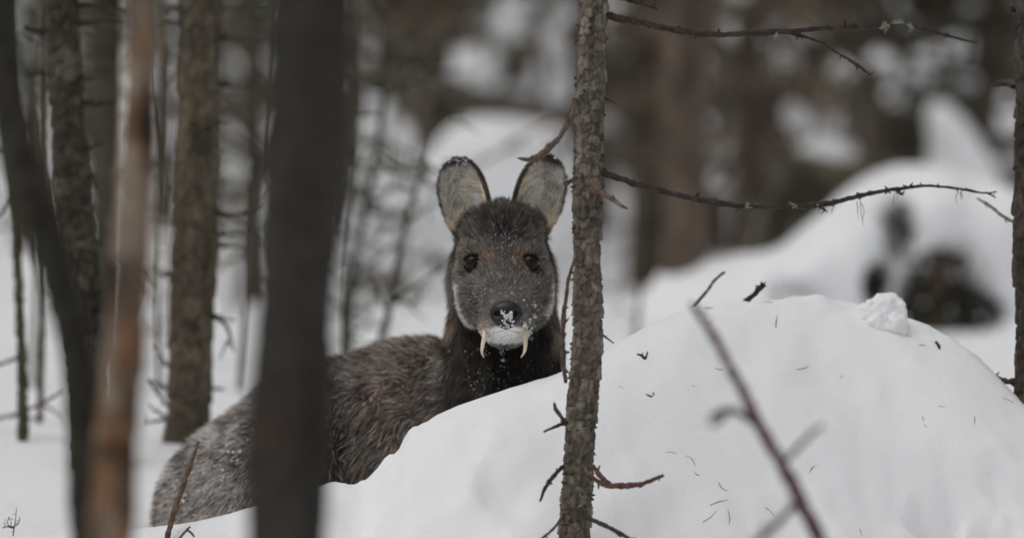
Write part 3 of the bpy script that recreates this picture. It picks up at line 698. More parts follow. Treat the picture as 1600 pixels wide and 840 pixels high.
# coat: individual hairs as fine tapered blades
def hairs(count, dens, seed, lscale=1.0, wscale=1.0, tipk=1.35, rootk=0.6):
    g = np.random.default_rng(seed)
    A = np.linalg.norm(fn, axis=1) / 2; cen = dv[dq].mean(1)
    zg = cen[:, 2] > -0.03
    Wt = A * dens(cen, vr[dq[:, 0]], vnrm[dq].mean(1)) * zg
    f = g.choice(len(dq), count, p=Wt / Wt.sum()); a = g.random((count, 1)); b = g.random((count, 1))
    quad = dq[f]; bil = lambda arr: (arr[quad[:, 0]] * (1-a) + arr[quad[:, 1]] * a) * (1-b) + (arr[quad[:, 3]] * (1-a) + arr[quad[:, 2]] * a) * b
    P = bil(dv); N = bil(vnrm); N /= np.linalg.norm(N, axis=1)[:, None]
    c, reg = coat(P, N); px, py = proj(P)
    D = np.zeros_like(P); ln = np.zeros(count); lift = np.zeros(count); wd = np.zeros(count)
    k = reg == 0   # body: back towards the rump and down
    D[k] = np.array([-0.8, 0.1, -0.55]); ln[k] = 0.019; lift[k] = 0.36; wd[k] = 0.0012
    k = (reg == 0) & (px < 420); D[k] = np.array([-0.75, 0.0, -0.7]); ln[k] = 0.014; lift[k] = 0.45; wd[k] = 0.0014
    k = (reg == 0) & (px > 500) & (px < 600) & (py > 600); D[k] = np.array([-0.35, -0.2, -0.9]); lift[k] = 0.45; ln[k] = 0.024
    k = reg == 1; D[k] = np.array([0, -0.15, -1.0]); ln[k] = 0.016; lift[k] = 0.32; wd[k] = 0.0007
    k = reg == 2
    D[k] = P[k] - NOSE; D[k, 1] += 0.02; ln[k] = np.interp(np.linalg.norm(P[k] - NOSE, axis=1), [0.012, 0.04, 0.10, 0.14], [0.002, 0.005, 0.009, 0.012]); lift[k] = 0.30; wd[k] = 0.00085
    k = (reg == 2) & (py < 372); ln[k] = 0.013; lift[k] = 0.5
    for q_, (b_, v_, u_, wv_, Le_) in enumerate(EARS):
        ins, s_, a_, c_ = ear_local(P)[q_]
        inner = ins & (reg == 3)
        side = 1.0 if q_ == 0 else -1.0
        D[inner] = v_ * 0.75 - u_ * np.sign(a_[inner])[:, None] * 0.55 + wv_ * 0.15
        ln[inner] = np.where(s_[inner] < 0.6, 0.014, 0.006); lift[inner] = 0.3; wd[inner] = 0.0006
        rimk = inner & (np.abs(a_) > 0.8); D[rimk] = v_ * 0.8 + u_ * np.sign(a_[rimk])[:, None] * 0.5; ln[rimk] = 0.0045
        bk = ins & (reg == 4); D[bk] = v_; ln[bk] = 0.005; lift[bk] = 0.25; wd[bk] = 0.0006
    # clumping
    cl = np.stack([vn3(P[:, 0]*60, P[:, 1]*60, P[:, 2]*60, 60+q_) for q_ in range(3)], -1)
    furry = np.where(reg <= 1, 1.0, 0.45)[:, None]
    D /= np.linalg.norm(D, axis=1)[:, None] + 1e-9
    D = D + cl * 1.5 * furry + g.normal(0, 0.22, D.shape)
    D -= N * (D * N).sum(1)[:, None] * 0.9; D /= np.linalg.norm(D, axis=1)[:, None] + 1e-9
    ln = ln * g.uniform(0.6, 1.15, count) * lscale; wd = wd * wscale * g.uniform(0.7, 1.2, count)
    lf = (lift * g.uniform(0.5, 1.5, count))[:, None]
    d1 = D * (1 - lf) + N * lf; d1 /= np.linalg.norm(d1, axis=1)[:, None]
    d2 = d1 + D * 0.35 + np.array([0, 0, -0.12]); d2 /= np.linalg.norm(d2, axis=1)[:, None]
    Sd = np.cross(d1, N + g.normal(0, 0.35, N.shape)); Sd /= np.linalg.norm(Sd, axis=1)[:, None] + 1e-9
    r0 = P - N * 0.0006; m = r0 + d1 * (ln * 0.5)[:, None]; tip = m + d2 * (ln * 0.5)[:, None]
    ww = wd[:, None] * 0.5
    Vt = np.stack([r0 - Sd*ww, r0 + Sd*ww, m + Sd*ww*0.85, m - Sd*ww*0.85, tip], 1).reshape(-1, 3)
    base = np.arange(count)[:, None] * 5
    qd = base + np.array([[0, 1, 2, 3]]); tr = base + np.array([[3, 2, 4]])
    cc = c * np.where((reg == 2)[:, None], g.uniform(0.25, 1.8, (count, 1)), g.uniform(0.2, 1.85, (count, 1))) * (1 + 0.9 * vn3(P[:, 0]*110, P[:, 1]*110, P[:, 2]*110, 66))[:, None]
    fr = (reg == 0) & (g.random(count) < np.where(px < 430, 0.24, 0.08)); cc[fr] = sr(190, 188, 186, 1.0)
    fr = (reg == 2) & (g.random(count) < 0.04); cc[fr] = sr(170, 166, 162, 1.0)
    tk = np.where(reg <= 1, tipk, 1.15)[:, None]; rk = np.where(reg <= 1, rootk, 0.85)[:, None]
    ct = np.stack([cc*rk, cc*rk, cc, cc, cc*tk], 1).reshape(-1, 3)
    return Vt, [qd, tr], np.clip(ct, 0, 0.8)
def dens(c, reg, N):
    front = np.where(N[:, 1] > 0.75, 0.15, 1.0)
    return front * np.choose(reg, [1.0, 1.6, 2.6, 3.4, 2.2])
hv, hf, hc = hairs(210000, dens, 5, 1.0, 0.85)
o = mesh_obj('fur', hv, hf, M['fur'], DEER, hc, smooth=True); o['kind'] = 'stuff'
# eyes: dark wet globes with lids
def blob(c, r, nu=20, nv=14, fn_=None):
    u = np.linspace(0, 2*np.pi, nu, endpoint=False); v = np.linspace(0.02, np.pi-0.02, nv)
    vv, uu = np.meshgrid(v, u, indexing='ij')
    D = np.stack([np.sin(vv)*np.cos(uu), -np.cos(vv), np.sin(vv)*np.sin(uu)], -1)     # pole faces the camera
    X = np.asarray(c) + D * (np.asarray(r) * np.ones(3))
    if fn_ is not None: X = fn_(X, D)
    i = np.arange(nv-1)[:, None]; j = np.arange(nu)[None]; k = (j+1) % nu
    q = np.stack([i*nu+j, i*nu+k, (i+1)*nu+k, (i+1)*nu+j], -1).reshape(-1, 4)
    V_ = np.concatenate([X.reshape(-1, 3), X[:1].mean(1), X[-1:].mean(1)]); n = nu*nv
    j = np.arange(nu); k = (j+1) % nu
    t = np.concatenate([np.stack([np.full(nu, n), k, j], -1), np.stack([np.full(nu, n+1), (nv-1)*nu+j, (nv-1)*nu+k], -1)])
    return V_, q, t
for ex in (739, 828):
    p = deer_hit(ex, 411); R_ = 0.0112
    c = p + np.array([0, R_ * 0.22, 0]); mb = MB(); mb.add(*blob(c, (R_*0.93, R_, R_*0.98), 28, 20))
    e = mb.build('eye', M['eye'], DEER, colors=False)
    for s_, nm in ((1, 'eyelid'), (-1, 'eyelid')):
        mb = MB(); a = np.linspace(0.08*np.pi, 0.92*np.pi, 9)
        Pm = np.stack([c[0] + R_*0.98*np.cos(a), c[1] - R_*0.62 + 0.0035*np.abs(np.cos(a))**2, c[2] + s_*R_*(0.86 if s_ > 0 else 0.84)*np.sin(a)], -1)
        tube(mb, Pm, [0.0006, 0.0015, 0.0017, 0.0015, 0.0006], 8, 26, 0.1, 3, sr(30, 24, 21), 0.2); mb.build(nm, M['fur'], e)
# nose pad with two nostrils
def nose_shape(X, D):
    L = (X - NOSE); x, y, z = L[..., 0], L[..., 1].copy(), L[..., 2]
    w_ = 0.0168 * (1 - 0.28 * sstep(0.002, -0.014, z)); X = X.copy(); X[..., 0] = NOSE[0] + x / 0.0168 * w_
    for s_ in (-1, 1):
        X[..., 1] += 0.0065 * np.exp(-(((x - s_ * 0.0098) / 0.0042) ** 2 + ((z + 0.0005 - 0.002) / 0.0032) ** 2)) * (D[..., 1] < 0)
    X[..., 1] += 0.0018 * np.exp(-(x / 0.0011) ** 2) * sstep(0.002, -0.004, z) * (D[..., 1] < 0)
    return X
mb = MB(); mb.add(*blob(NOSE + np.array([0, 0.003, 0.0]), (0.0188, 0.0100, 0.0156), 56, 40, nose_shape))
nose = mb.build('nose', M['nose'], DEER, colors=False)
# tusks
for k, pts in enumerate([[(757,514),(757,526),(754,540),(753,550),(756,558)], [(819,514),(821,526),(821,538),(819,550),(814,558)]]):
    r0 = deer_hit(pts[0][0], pts[0][1]); dd = min(r0[1], 6.29)
    P_ = W([p[0] for p in pts], [p[1] for p in pts], [dd + 0.004, dd - 0.004, dd - 0.006, dd - 0.005, dd - 0.002])
    mb = MB(); tube(mb, P_, [0.0024, 0.0025, 0.0023, 0.0016, 0.0005], 10, 24, 0.03, 5, sr(228, 214, 186), 0.08); mb.build('tusk', M['ivory'], DEER)
# mouth line under the nose
mb = MB()
pts = [(762,521),(772,519),(782,517),(791,514),(800,517),(810,519),(818,521)]; P_ = np.array([deer_hit(*p) for p in pts]) + np.array([0, 0.0004, 0])
tube(mb, P_, [0.0002, 0.0005, 0.0005, 0.0005, 0.0002], 6, 30, 0.2, 2, sr(120, 110, 104), 0.2); mb.build('mouth', M['fur'], DEER)
# whiskers and lashes of snow: flecks on brow, muzzle, throat, nose
def flecks(spots, seed):
    mb = MB(); R = random.Random(seed)
    OC = np.array([[1,0,0],[-1,0,0],[0,1,0],[0,-1,0],[0,0,1],[0,0,-1]], float)
    OT = np.array([[0,2,4],[2,1,4],[1,3,4],[3,0,4],[2,0,5],[1,2,5],[3,1,5],[0,3,5]])
    for (cx, cy, rx, ry, n, smin_, smax_, off) in spots:
        for k in range(n):
            px = R.gauss(cx, rx * 0.5); py = R.gauss(cy, ry * 0.5)
            d = np.linspace(6.2, 6.6, 500); P = W(px, py, d); hit = deer_sdf(P[:, 0], P[:, 1], P[:, 2]) < 0
            if not hit.any(): continue
            p = P[np.argmax(hit)] - np.array([0, off, 0])
            s_ = smin_ + (smax_ - smin_) * R.random() ** 3
            v = OC * s_ * np.array([R.uniform(0.5, 1.6), R.uniform(0.5, 1), R.uniform(0.5, 1.3)]) + np.array([[R.uniform(-.3, .3) * s_ for _ in range(3)] for _ in range(6)])
            ang = R.uniform(0, 3.14); ca, sa = math.cos(ang), math.sin(ang)
            v = np.stack([v[:, 0]*ca - v[:, 2]*sa, v[:, 1], v[:, 0]*sa + v[:, 2]*ca], -1)
            mb.add(p + v, None, OT)
    o = mb.build('snow_flecks', M['snow'], DEER, colors=False); o['kind'] = 'stuff'
flecks([(785,352,50,32,150,0.0003,0.0012,0.004),(787,400,30,40,50,0.0003,0.0010,0.003),(800,440,50,30,50,0.0003,0.0008,0.003),(835,480,18,40,45,0.0005,0.0016,0.003),
        (832,505,14,18,45,0.0008,0.0030,0.003),(830,522,5,10,12,0.001,0.003,0.003),(770,460,40,20,40,0.0004,0.001,0.003),(715,250,22,8,40,0.0005,0.0014,0.004),
        (868,245,12,6,12,0.0005,0.0012,0.004),(770,320,30,6,30,0.0006,0.0018,0.005),
        (330,690,90,60,260,0.0006,0.0022,0.010),(290,760,50,60,130,0.0006,0.002,0.010),(560,590,90,50,90,0.0004,0.0013,0.010),(650,545,60,20,60,0.0004,0.0012,0.010),(740,590,30,26,30,0.0003,0.0008,0.012),(800,590,70,24,60,0.0003,0.0008,0.012),(785,552,8,18,25,0.0004,0.0016,0.012),(750,545,20,16,30,0.0003,0.0010,0.012)], 3)
def nose_snow():
    mb = MB(); R = random.Random(9)
    for pts, n in (([(783,484),(787,490),(791,496),(796,500)], 26), ([(797,488),(798,496),(800,504)], 22), ([(783,508),(792,510),(803,508)], 20), ([(786,500),(796,512)], 14), ([(792,497),(798,490)], 14)):
        for k in range(n):
            t = R.random() * (len(pts) - 1); i = min(int(t), len(pts) - 2); f = t - i
            px = pts[i][0] * (1-f) + pts[i+1][0] * f + R.gauss(0, 1.3); py = pts[i][1] * (1-f) + pts[i+1][1] * f + R.gauss(0, 1.3)
            p = W(px, py, NOSE[1]); r2 = ((p[0]-NOSE[0])/0.0168)**2 + ((p[2]-NOSE[2])/0.0142)**2
            p[1] = NOSE[1] + 0.003 - 0.0095 * math.sqrt(max(0, 1 - min(r2, 1))) - 0.0003
            s_ = R.uniform(0.0005, 0.0015); mb.add(*blob(p, (s_*R.uniform(.7,1.4), s_*0.8, s_*R.uniform(.7,1.4)), 6, 5))
    o = mb.build('snow_dusting', M['snow'], nose, colors=False); o['kind'] = 'stuff'
nose_snow()

# ------------------------------------------------------------------ things on the mound
def snow_lump():
    c = W(1379, 487, 6.37); R = random.Random(2)
    bl = [(0,0,0,.019),(-.012,.0,-.004,.017),(.010,.002,-.003,.017),(.003,.0,.006,.015),(-.010,0,.004,.012),(.013,0,.006,.010),(-.028,-.004,-.016,.013),(.012,-.008,-.016,.016),(-.008,-.008,-.016,.016)]
    def f(X, Y, Z):
        o = None
        for (a, b, d, r) in bl:
            e = np.maximum(np.maximum(np.abs(X - c[0] - a), np.abs(Y - c[1] - b)), np.abs(Z - c[2] - d)) - r * 0.85
            s_ = np.sqrt((X - c[0] - a)**2 + (Y - c[1] - b)**2 + (Z - c[2] - d)**2) - r
            g = e * 0.35 + s_ * 0.65; o = g if o is None else smin(o, g, 0.003)
        return o + 0.006 * vn3((X + 0*Y + 0*Z) * 130, (Y + 0*X + 0*Z) * 130, (Z + 0*X + 0*Y) * 130, 5) + 0.003 * vn3((X + 0*Y + 0*Z) * 300, (Y + 0*X + 0*Z) * 300, (Z + 0*X + 0*Y) * 300, 6)
    V, org = grid_eval(f, c - 0.055, c + 0.055, 0.0014); v, q = surface_nets(V, org, 0.0014)
    o = mesh_obj('snow_lump', v, q, M['snow']); tag(o, 'crumbly lump of snow sitting on the crest of the mound', 'snow lump')
snow_lump()
def on_snow(name, label, pts, wd, col, seed, cat, lift=0.0002, group=None, spurs=0, free=None):
    """a small thing lying on the snow along photo pixels; `free` lifts the given end points clear of the snow"""
    P = np.array([mound_hit(*p) for p in pts]); m = P[len(P) // 2, 1]
    for q in range(len(P)):
        if abs(P[q, 1] - m) > 0.02: P[q] = W(pts[q][0], pts[q][1], m)
    P = P + np.array([0, 0.0, lift])
    r = np.array(wd) * 6.2 / FPX / 2; mb = MB(); tube(mb, P, r, 6, max(8, len(pts)*5), 0.2, seed, col, 0.3)
    R = random.Random(seed)
    for k in range(spurs):
        q = P[R.randrange(len(P))]; v = np.array([R.uniform(-1, 1), -0.2, R.uniform(0, 1)]) * 0.004
        tube(mb, [q, q + v * 0.6, q + v], [r[0]*0.8, r[0]*0.6, r[0]*0.2], 5, 4, 0, k, col)
    o = mb.build(name, M['twig']); tag(o, label, cat, group); return o
NL = 'single brown fallen conifer needle lying on the snow mound'
ndl = [[(1030,709),(1042,706),(1057,708)],[(1066,710),(1080,716),(1087,733)],[(1083,737),(1090,742),(1096,742)],[(1110,789),(1122,784),(1138,781)],[(1098,815),(1110,808),(1120,797)],[(1137,796),(1140,808),(1138,822)],
       [(1245,577),(1258,575),(1268,567)],[(1314,590),(1320,584),(1328,583)],[(1072,604),(1078,600),(1085,604)],[(1265,742),(1268,732),(1276,726)],[(1276,728),(1282,726),(1287,727)],[(1196,793),(1203,798),(1210,806)],
       [(1458,634),(1470,635),(1487,640)],[(1441,650),(1443,658),(1447,668)],[(1520,645),(1523,655),(1522,664)],[(1563,622),(1574,624),(1583,629)],[(1343,826),(1346,834),(1349,840)],[(1435,540),(1441,539),(1448,540)],
       [(967,604),(974,606),(979,611)],[(1193,472),(1202,472),(1208,473)],[(1212,512),(1213,502),(1214,493)],[(1100,482),(1108,481),(1115,482)],[(1117,575),(1123,577),(1131,577)],[(1122,752),(1128,762),(1137,767)]]
for k, p in enumerate(ndl):
    on_snow('conifer_needle', NL, p, [1.4, 1.8, 0.8], [sr(160, 122, 104), sr(176, 146, 130), sr(132, 108, 94)][k % 3], 300 + k, 'needle', group='fallen needles on the mound')
on_snow('bark_crumb', 'tiny dark forked crumb of bark on the snow right of the slim tree', [(996,554),(1002,556),(1007,560),(1011,554)], [4,5,5,2], sr(70, 58, 52), 340, 'bark crumb', spurs=3)
on_snow('bark_crumb', 'very small dark speck of bark low on the mound below the forked crumb', [(1014,618),(1018,620),(1022,617)], [3,4,2], sr(80, 68, 60), 341, 'bark crumb', spurs=2)
on_snow('bark_crumb', 'dark green crumb of bark on the right shoulder of the mound', [(1463,536),(1466,540),(1468,546)], [6,7,3], sr(52, 58, 46), 342, 'bark crumb', spurs=2)
def stick(name, label, pts, w_, d, seed, col, spurs=3, base=True, cat='twig', extra=()):
    d = np.linspace(d[0], d[1], len(pts)) if np.ndim(d) else np.full(len(pts), float(d))
    P = W([p[0] for p in pts], [p[1] for p in pts], d); r = np.array(w_) * d.mean() / FPX / 2
    g = gz(P[0][0], P[0][1])
    if base and P[0][2] > g - 0.02:
        dv_ = P[0] - P[1]; dv_ /= max(abs(dv_[2]), 1e-3) ; dv_ *= np.array([0.6, 0.6, 1]); dv_[2] = -abs(dv_[2])
        P = np.concatenate([[P[0] + dv_ * (P[0][2] - g + 0.02)], P]); r = np.concatenate([[r[0]], r])
    t = thing(name, label, cat, (P[0][0], P[0][1], g))
    mb = MB(); tube(mb, P, r, 8, int(np.clip(np.linalg.norm(np.diff(P, axis=0), axis=1).sum()/0.003, 8, 200)), 0.3, seed, col, 0.4)
    R = random.Random(seed); Q, s_ = resample(P, 60)
    for k in range(spurs):
        i = R.randint(8, 57); rr = float(np.interp(s_[i], np.linspace(0, 1, len(r)), r)); v = np.array([R.uniform(-1, 1), R.uniform(-.6, .6), R.uniform(-.2, 1)]); v *= R.uniform(.004, .009)/np.linalg.norm(v)
        tube(mb, [Q[i], Q[i]+v*.6, Q[i]+v], [rr*.8, rr*.6, rr*.25], 5, 4, .2, k, col)
    mb.build('stem', M['twig'], t)
    for k, (ep, ew, ed) in enumerate(extra): branch(t, ep, ew, ed, seed + 40 + k, col=col, spurs=2, name='twig')
    return t
stick('dead_twig', 'short dark twig stub poking up from the crest of the mound', [(1170,467),(1176,462),(1186,452),(1194,444)], [9,9,8,8], (6.40,6.39), 360, sr(58, 50, 44), 5, extra=[([(1188,450),(1189,444),(1190,440)], [5,4,2], (6.39,6.39))])
stick('dead_twig', 'thin bare twig slanting up beside the blurred background trunk, behind the mound', [(1098,462),(1106,453),(1115,440),(1124,431),(1132,425)], [5,6,5,5,4], (6.52,6.50), 361, sr(70, 60, 54), 4)
NEAR = stick('leaning_sapling', 'blurred thin reddish sapling leaning across the snow mound in the foreground',
    [(1310,900),(1275,830),(1245,770),(1215,712),(1190,672),(1165,620),(1140,572),(1115,525),(1095,495),(1080,476)], [22,22,22,21,22,18,17,15,13,9], (4.8,4.95), 362, sr(92, 66, 68), 8, cat='sapling',
    extra=[([(1185,665),(1160,648),(1135,640),(1110,652)], [9,10,10,8], (4.88,4.7)), ([(1140,640),(1125,655),(1112,662)], [9,9,7], (4.76,4.6)), ([(1225,722),(1245,700),(1262,683),(1285,663)], [8,8,8,6], (4.86,4.7)), ([(1250,780),(1225,806),(1200,830),(1180,850)], [10,10,12,10], (4.84,4.6))])
stick('dead_twig', 'thin brown twig standing against the snow-dusted rump of the deer', [(262,838),(272,800),(285,760),(298,725),(310,690)], [9,9,8,7,4], (6.10,6.2), 363, sr(96, 80, 68), 4)
stick('dead_twig', 'small forked twig in the snow just below the deer rump', [(285,835),(293,826),(297,822)], [4,4,3], 6.08, 364, sr(110, 92, 86), 2, extra=[([(293,827),(299,832),(304,838)], [4,4,3], 6.08)])
stick('dead_weed', 'tiny dark dead weed with thin stalks at the lower left corner', [(22,824),(24,812),(26,792)], [2,1.6,1], 6.3, 365, sr(62, 56, 50), 1, cat='weed', extra=[([(22,824),(10,822),(3,824)], [2.5,2.5,1.2], 6.3), ([(20,822),(28,818),(31,806)], [1.8,1.6,1], 6.3), ([(18,823),(12,818),(14,806)], [1.8,1.4,1], 6.3)])
stick('dead_twig', 'single fine dark hair-like twig standing off the left side of the deer neck', [(698,392),(706,386),(716,378)], [2,2,2], 6.36, 366, sr(40, 36, 34), 0, base=False) if False else None
stick('leaning_twig', 'thin pinkish twig slanting low across the snow at the left edge', [(-30,660),(20,648),(60,632),(100,610)], [6,6,6,4], (7.3,7.1), 367, sr(120, 96, 94), 3, base=True)

# ------------------------------------------------------------------ undergrowth and forest behind
def bare_sapling(label, px, d, hgt, lean, seed, wd=0.006, col=sr(84, 84, 70), n=8, group=None, pts=None, name='bare_sapling'):
    R = random.Random(seed)
    if pts: P = W([p[0] for p in pts], [p[1] for p in pts], d); g = gz(P[0][0], d); P = np.concatenate([[np.array([P[0][0] + (P[0][0]-P[1][0])*0.4, d, min(g, P[0][2]) - 0.02])], P])
    else:
        x = float(W(px, 300, d)[0]); g = gz(x, d); P = np.array([[x, d, g - 0.03], [x + lean*.3*hgt, d, g + hgt*.3], [x + lean*.6*hgt + R.uniform(-.02, .02), d + .02, g + hgt*.65], [x + lean*hgt, d + .04, g + hgt]])
    t = thing(name, label, 'sapling', (P[0][0], d, g), group)
    mb = MB(); tube(mb, P, [wd, wd*.8, wd*.6, wd*.3], 7, 30, 0.25, seed, col, 0.3); mb.build('stem', M['far_bark'], t)
    Q, s_ = resample(P, 50); L = np.linalg.norm(np.diff(P, axis=0), axis=1).sum()
    for k in range(n):
        i = R.randint(10, 48); v = np.array([R.choice((-1, 1)) * R.uniform(.5, 1), R.uniform(-.6, .6), R.uniform(-.5, .7)]); v *= L * R.uniform(.08, .26) / np.linalg.norm(v)
        mb = MB(); e = Q[i] + v; tube(mb, [Q[i], Q[i] + v*.5 + np.array([0, 0, R.uniform(-.02, .01)]), e], [wd*.4, wd*.3, wd*.12], 5, 9, .2, k, col)
        for m in range(2):
            f = R.uniform(.3, .8); v2 = v * R.uniform(.25, .4) + np.array([R.uniform(-.03, .03), R.uniform(-.03, .03), R.uniform(-.04, .04)])
            tube(mb, [Q[i] + v*f, Q[i] + v*f + v2*.5, Q[i] + v*f + v2], [wd*.25, wd*.2, wd*.1], 4, 5, 0, m, col)
        mb.build('branch', M['far_bark'], t)
    return t
bare_sapling('slender bare sapling behind the deer leaning right, left of its ears', 0, 7.9, 0, 0, 70, 0.0062, n=14, pts=[(598,525),(606,490),(616,430),(630,370),(645,310),(660,260),(672,215),(684,150)])
bare_sapling('forked blurred sapling between the dark trunk and the leaning sapling', 0, 8.6, 0, 0, 71, 0.0085, n=20, col=sr(66, 66, 56), pts=[(545,500),(552,430),(562,360),(578,290),(592,220),(600,120),(604,20)])
bare_sapling('blurred sapling stem rising close beside the dark foreground trunk', 0, 9.0, 0, 0, 72, 0.0075, n=18, col=sr(66, 66, 56), pts=[(535,470),(538,380),(548,300),(556,200)])
bare_sapling('thin blurred stems in the pale gap between slim tree and brown trunk', 985, 9.2, 0.42, 0.12, 73, 0.005, n=8)
bare_sapling('pale blurred stalk standing in snow above the mound crest', 1218, 9.0, 0.13, -0.1, 74, 0.005, n=4, col=sr(140, 140, 122))
bare_sapling('arched blurred twig behind the deer ears', 740, 10.5, 0.5, 0.5, 75, 0.006, n=10)
bare_sapling('thin blurred sapling between the brown trunk and snowy brush', 1130, 10.5, 0.3, 0.4, 76, 0.005, n=5, col=sr(130, 128, 116))
bare_sapling('blurred sapling at left between mossy trunk and tan trunk', 165, 8.2, 0.55, -0.05, 77, 0.006, n=18)
bare_sapling('blurred thin twiggy sapling between the two left-edge trunks', 48, 8.4, 0.6, 0.05, 79, 0.005, n=16)
bare_sapling('blurred twiggy sapling hugging the left side of the broad trunk', 250, 8.2, 0.5, -0.05, 69, 0.005, n=16)
bare_sapling('blurred twiggy sapling left of the dark foreground trunk', 372, 8.3, 0.6, 0.1, 78, 0.006, n=20)

for k, (px, d, hg, ln, lb) in enumerate([(565,10.8,.55,.15,'blurred bare shrub in the pale gap right of the dark foreground trunk'),(640,11.5,.5,-.1,'blurred bare shrub directly left of the left ear'),(1300,12,.45,.2,'blurred bare shrub above the snowy brush'),(130,10.5,.6,.1,'blurred bare shrub behind the mossy trunk'),(255,10,.5,.1,'blurred bare shrub left of the broad grey-brown trunk'),(365,10.8,.6,-.1,'blurred bare shrub in the gap right of the broad trunk')]):
    bare_sapling(lb, px, d, hg, ln, 790 + k, .006, sr(112, 106, 96), 17, name='bare_shrub')
def far_trunk(label, px, d, wpx, seed, tones, name='pine_tree', lean=0.0, group=None, top=None, branches=6, hb=(0.15, 1.0)):
    R = random.Random(seed); x = float(W(px, 300, d)[0]); g = gz(x, d); top = top or R.uniform(5, 8)
    r = wpx * d / FPX / 2
    P = np.array([[x - lean*.1, d, g - 0.05], [x, d, g + .25], [x + lean*.4, d, g + .9], [x + lean*2, d, g + top*.5], [x + lean*3, d, g + top]])
    t = thing(name, label, 'tree', (x, d, g), group)
    mb = MB(); tube(mb, P, [r*1.15, r, r*.95, r*.6, r*.15], 14, 70, 0.12, seed, tones, 0.35); mb.build('trunk', M['far_bark'], t)
    for k in range(branches):
        z = R.uniform(*hb); v = np.array([R.choice((-1, 1))*R.uniform(.4, 1), R.uniform(-.7, .4), R.uniform(-.5, .3)]); v *= R.uniform(.15, .55)/np.linalg.norm(v); p0 = np.array([x + lean*.3, d, g + z])
        mb = MB(); tube(mb, [p0, p0 + v*.5 + np.array([0, 0, .02]), p0 + v + np.array([0, 0, -.05])], [r*.16 + .002, .004, .0015], 5, 10, .2, k, tones*0.8)
        for m in range(3):
            f = R.uniform(.3, .95); v2 = np.array([R.uniform(-1, 1), R.uniform(-1, 1), R.uniform(-1, .3)])*.12
            tube(mb, [p0 + v*f, p0 + v*f + v2*.6, p0 + v*f + v2], [.003, .002, .001], 4, 5, 0, m, tones*0.8)
        mb.build('branch', M['far_bark'], t)
    return t
FB = sr(92, 80, 70)
far_trunk('straight brown blurred trunk behind the mound right of the slim tree', 1068, 10.0, 66, 80, sr(98, 86, 76), branches=5)
far_trunk('dark blurred trunk just behind the tan trunk at left', 168, 9.2, 42, 81, sr(64, 60, 50), branches=5)
far_trunk('wide dark trunk in the distance above the snowy brush at right', 1480, 17.0, 105, 83, sr(62, 54, 48), branches=6, hb=(.3, 1.4))
far_trunk('dim trunk in the distance left of the deer ears', 640, 17.0, 90, 84, sr(78, 70, 58), branches=6, hb=(.3, 1.4))

def conifer(label, px, d, hgt, spread, seed, col=sr(66, 64, 50), snow=0.5, low=0.12, dens_=1.0, group=None):
    """young conifer: trunk, drooping needle branches in whorls, snow lying on them"""
    R = random.Random(seed); g_ = np.random.default_rng(seed); x = float(W(px, 300, d)[0]); g = gz(x, d)
    t = thing('young_conifer', label, 'tree', (x, d, g), group)
    mb = MB(); tube(mb, [[x, d, g - .05], [x, d, g + hgt*.5], [x + R.uniform(-.04, .04), d, g + hgt]], [hgt*.018 + .006, hgt*.011 + .004, .003], 9, 24, .15, seed, sr(84, 74, 64), .3); mb.build('trunk', M['far_bark'], t)
    cr = MB(); sn = MB(); z = low
    while z < hgt * 0.98:
        f = 1 - (z - low) / (hgt - low); nb = R.randint(5, 7); a0 = R.uniform(0, 6)
        for k in range(nb):
            a = a0 + k * 6.283 / nb + R.uniform(-.3, .3); L = spread * (0.25 + 0.75 * f) * R.uniform(.7, 1.15)
            dr = np.array([math.cos(a), math.sin(a), 0]); p0 = np.array([x, d, g + z]); drp = R.uniform(.15, .5)
            pts = [p0, p0 + dr*L*.5 + np.array([0, 0, -.12*drp*L]), p0 + dr*L + np.array([0, 0, -.6*drp*L])]
            tube(cr, pts, [.006, .004, .0015], 5, 8, .1, k, sr(72, 62, 52))
            n = int(62 * L / 0.35 * dens_); tt = g_.random(n)**0.8; Q, s_ = resample(pts, 20)
            c = np.stack([np.interp(tt, s_, Q[:, i]) for i in range(3)], -1) + g_.normal(0, 0.022, (n, 3)) * np.array([1, 1, .7])
            u = g_.normal(0, 1, (n, 3)) + dr*1.2 + np.array([0, 0, -.7]); u /= np.linalg.norm(u, axis=1)[:, None]; v = np.cross(u, g_.normal(0, 1, (n, 3))); v /= np.linalg.norm(v, axis=1)[:, None]
            l = g_.uniform(.025, .06, (n, 1)); ww = g_.uniform(.005, .011, (n, 1))
            V_ = np.stack([c - v*ww, c + v*ww, c + u*l], 1).reshape(-1, 3)
            cr.add(V_, None, np.arange(n*3).reshape(-1, 3), np.repeat(col * g_.uniform(.5, 1.5, (n, 1)), 3, 0))
            if R.random() < snow:
                for m in range(R.randint(1, 3)):
                    ff = R.uniform(.35, 1.0); cc = np.array([np.interp(ff, s_, Q[:, i]) for i in range(3)]) + np.array([0, 0, .018]); rr = R.uniform(.025, .06) * (0.6 + L)
                    sn.add(*blob(cc, (rr*R.uniform(.8, 1.4), rr*R.uniform(.8, 1.4), rr*R.uniform(.35, .6)), 10, 7, lambda X, D: X + 0.25*rr*np.stack([vn3(X[..., 0]*30, X[..., 1]*30, X[..., 2]*30, 3+q) for q in range(3)], -1)))
        z += R.uniform(.10, .17) * (0.7 + hgt * .2)
    o = cr.build('crown', M['needles'], t, smooth=False)
    if sn.n: s_ = sn.build('snow_load', M['snow'], t, colors=False); s_['kind'] = 'stuff'
    return t
OL = sr(112, 107, 94); DK = sr(82, 80, 68); BRN = sr(126, 114, 97)
conifer('dark young conifer whose branches hang above the deer back', 610, 13.0, 2.2, 0.42, 400, BRN*0.7, .25, low=.34)
conifer('brownish conifer whose boughs hang left of the deer ears at the top', 690, 14.5, 2.6, 0.40, 401, OL, .3, low=.36)
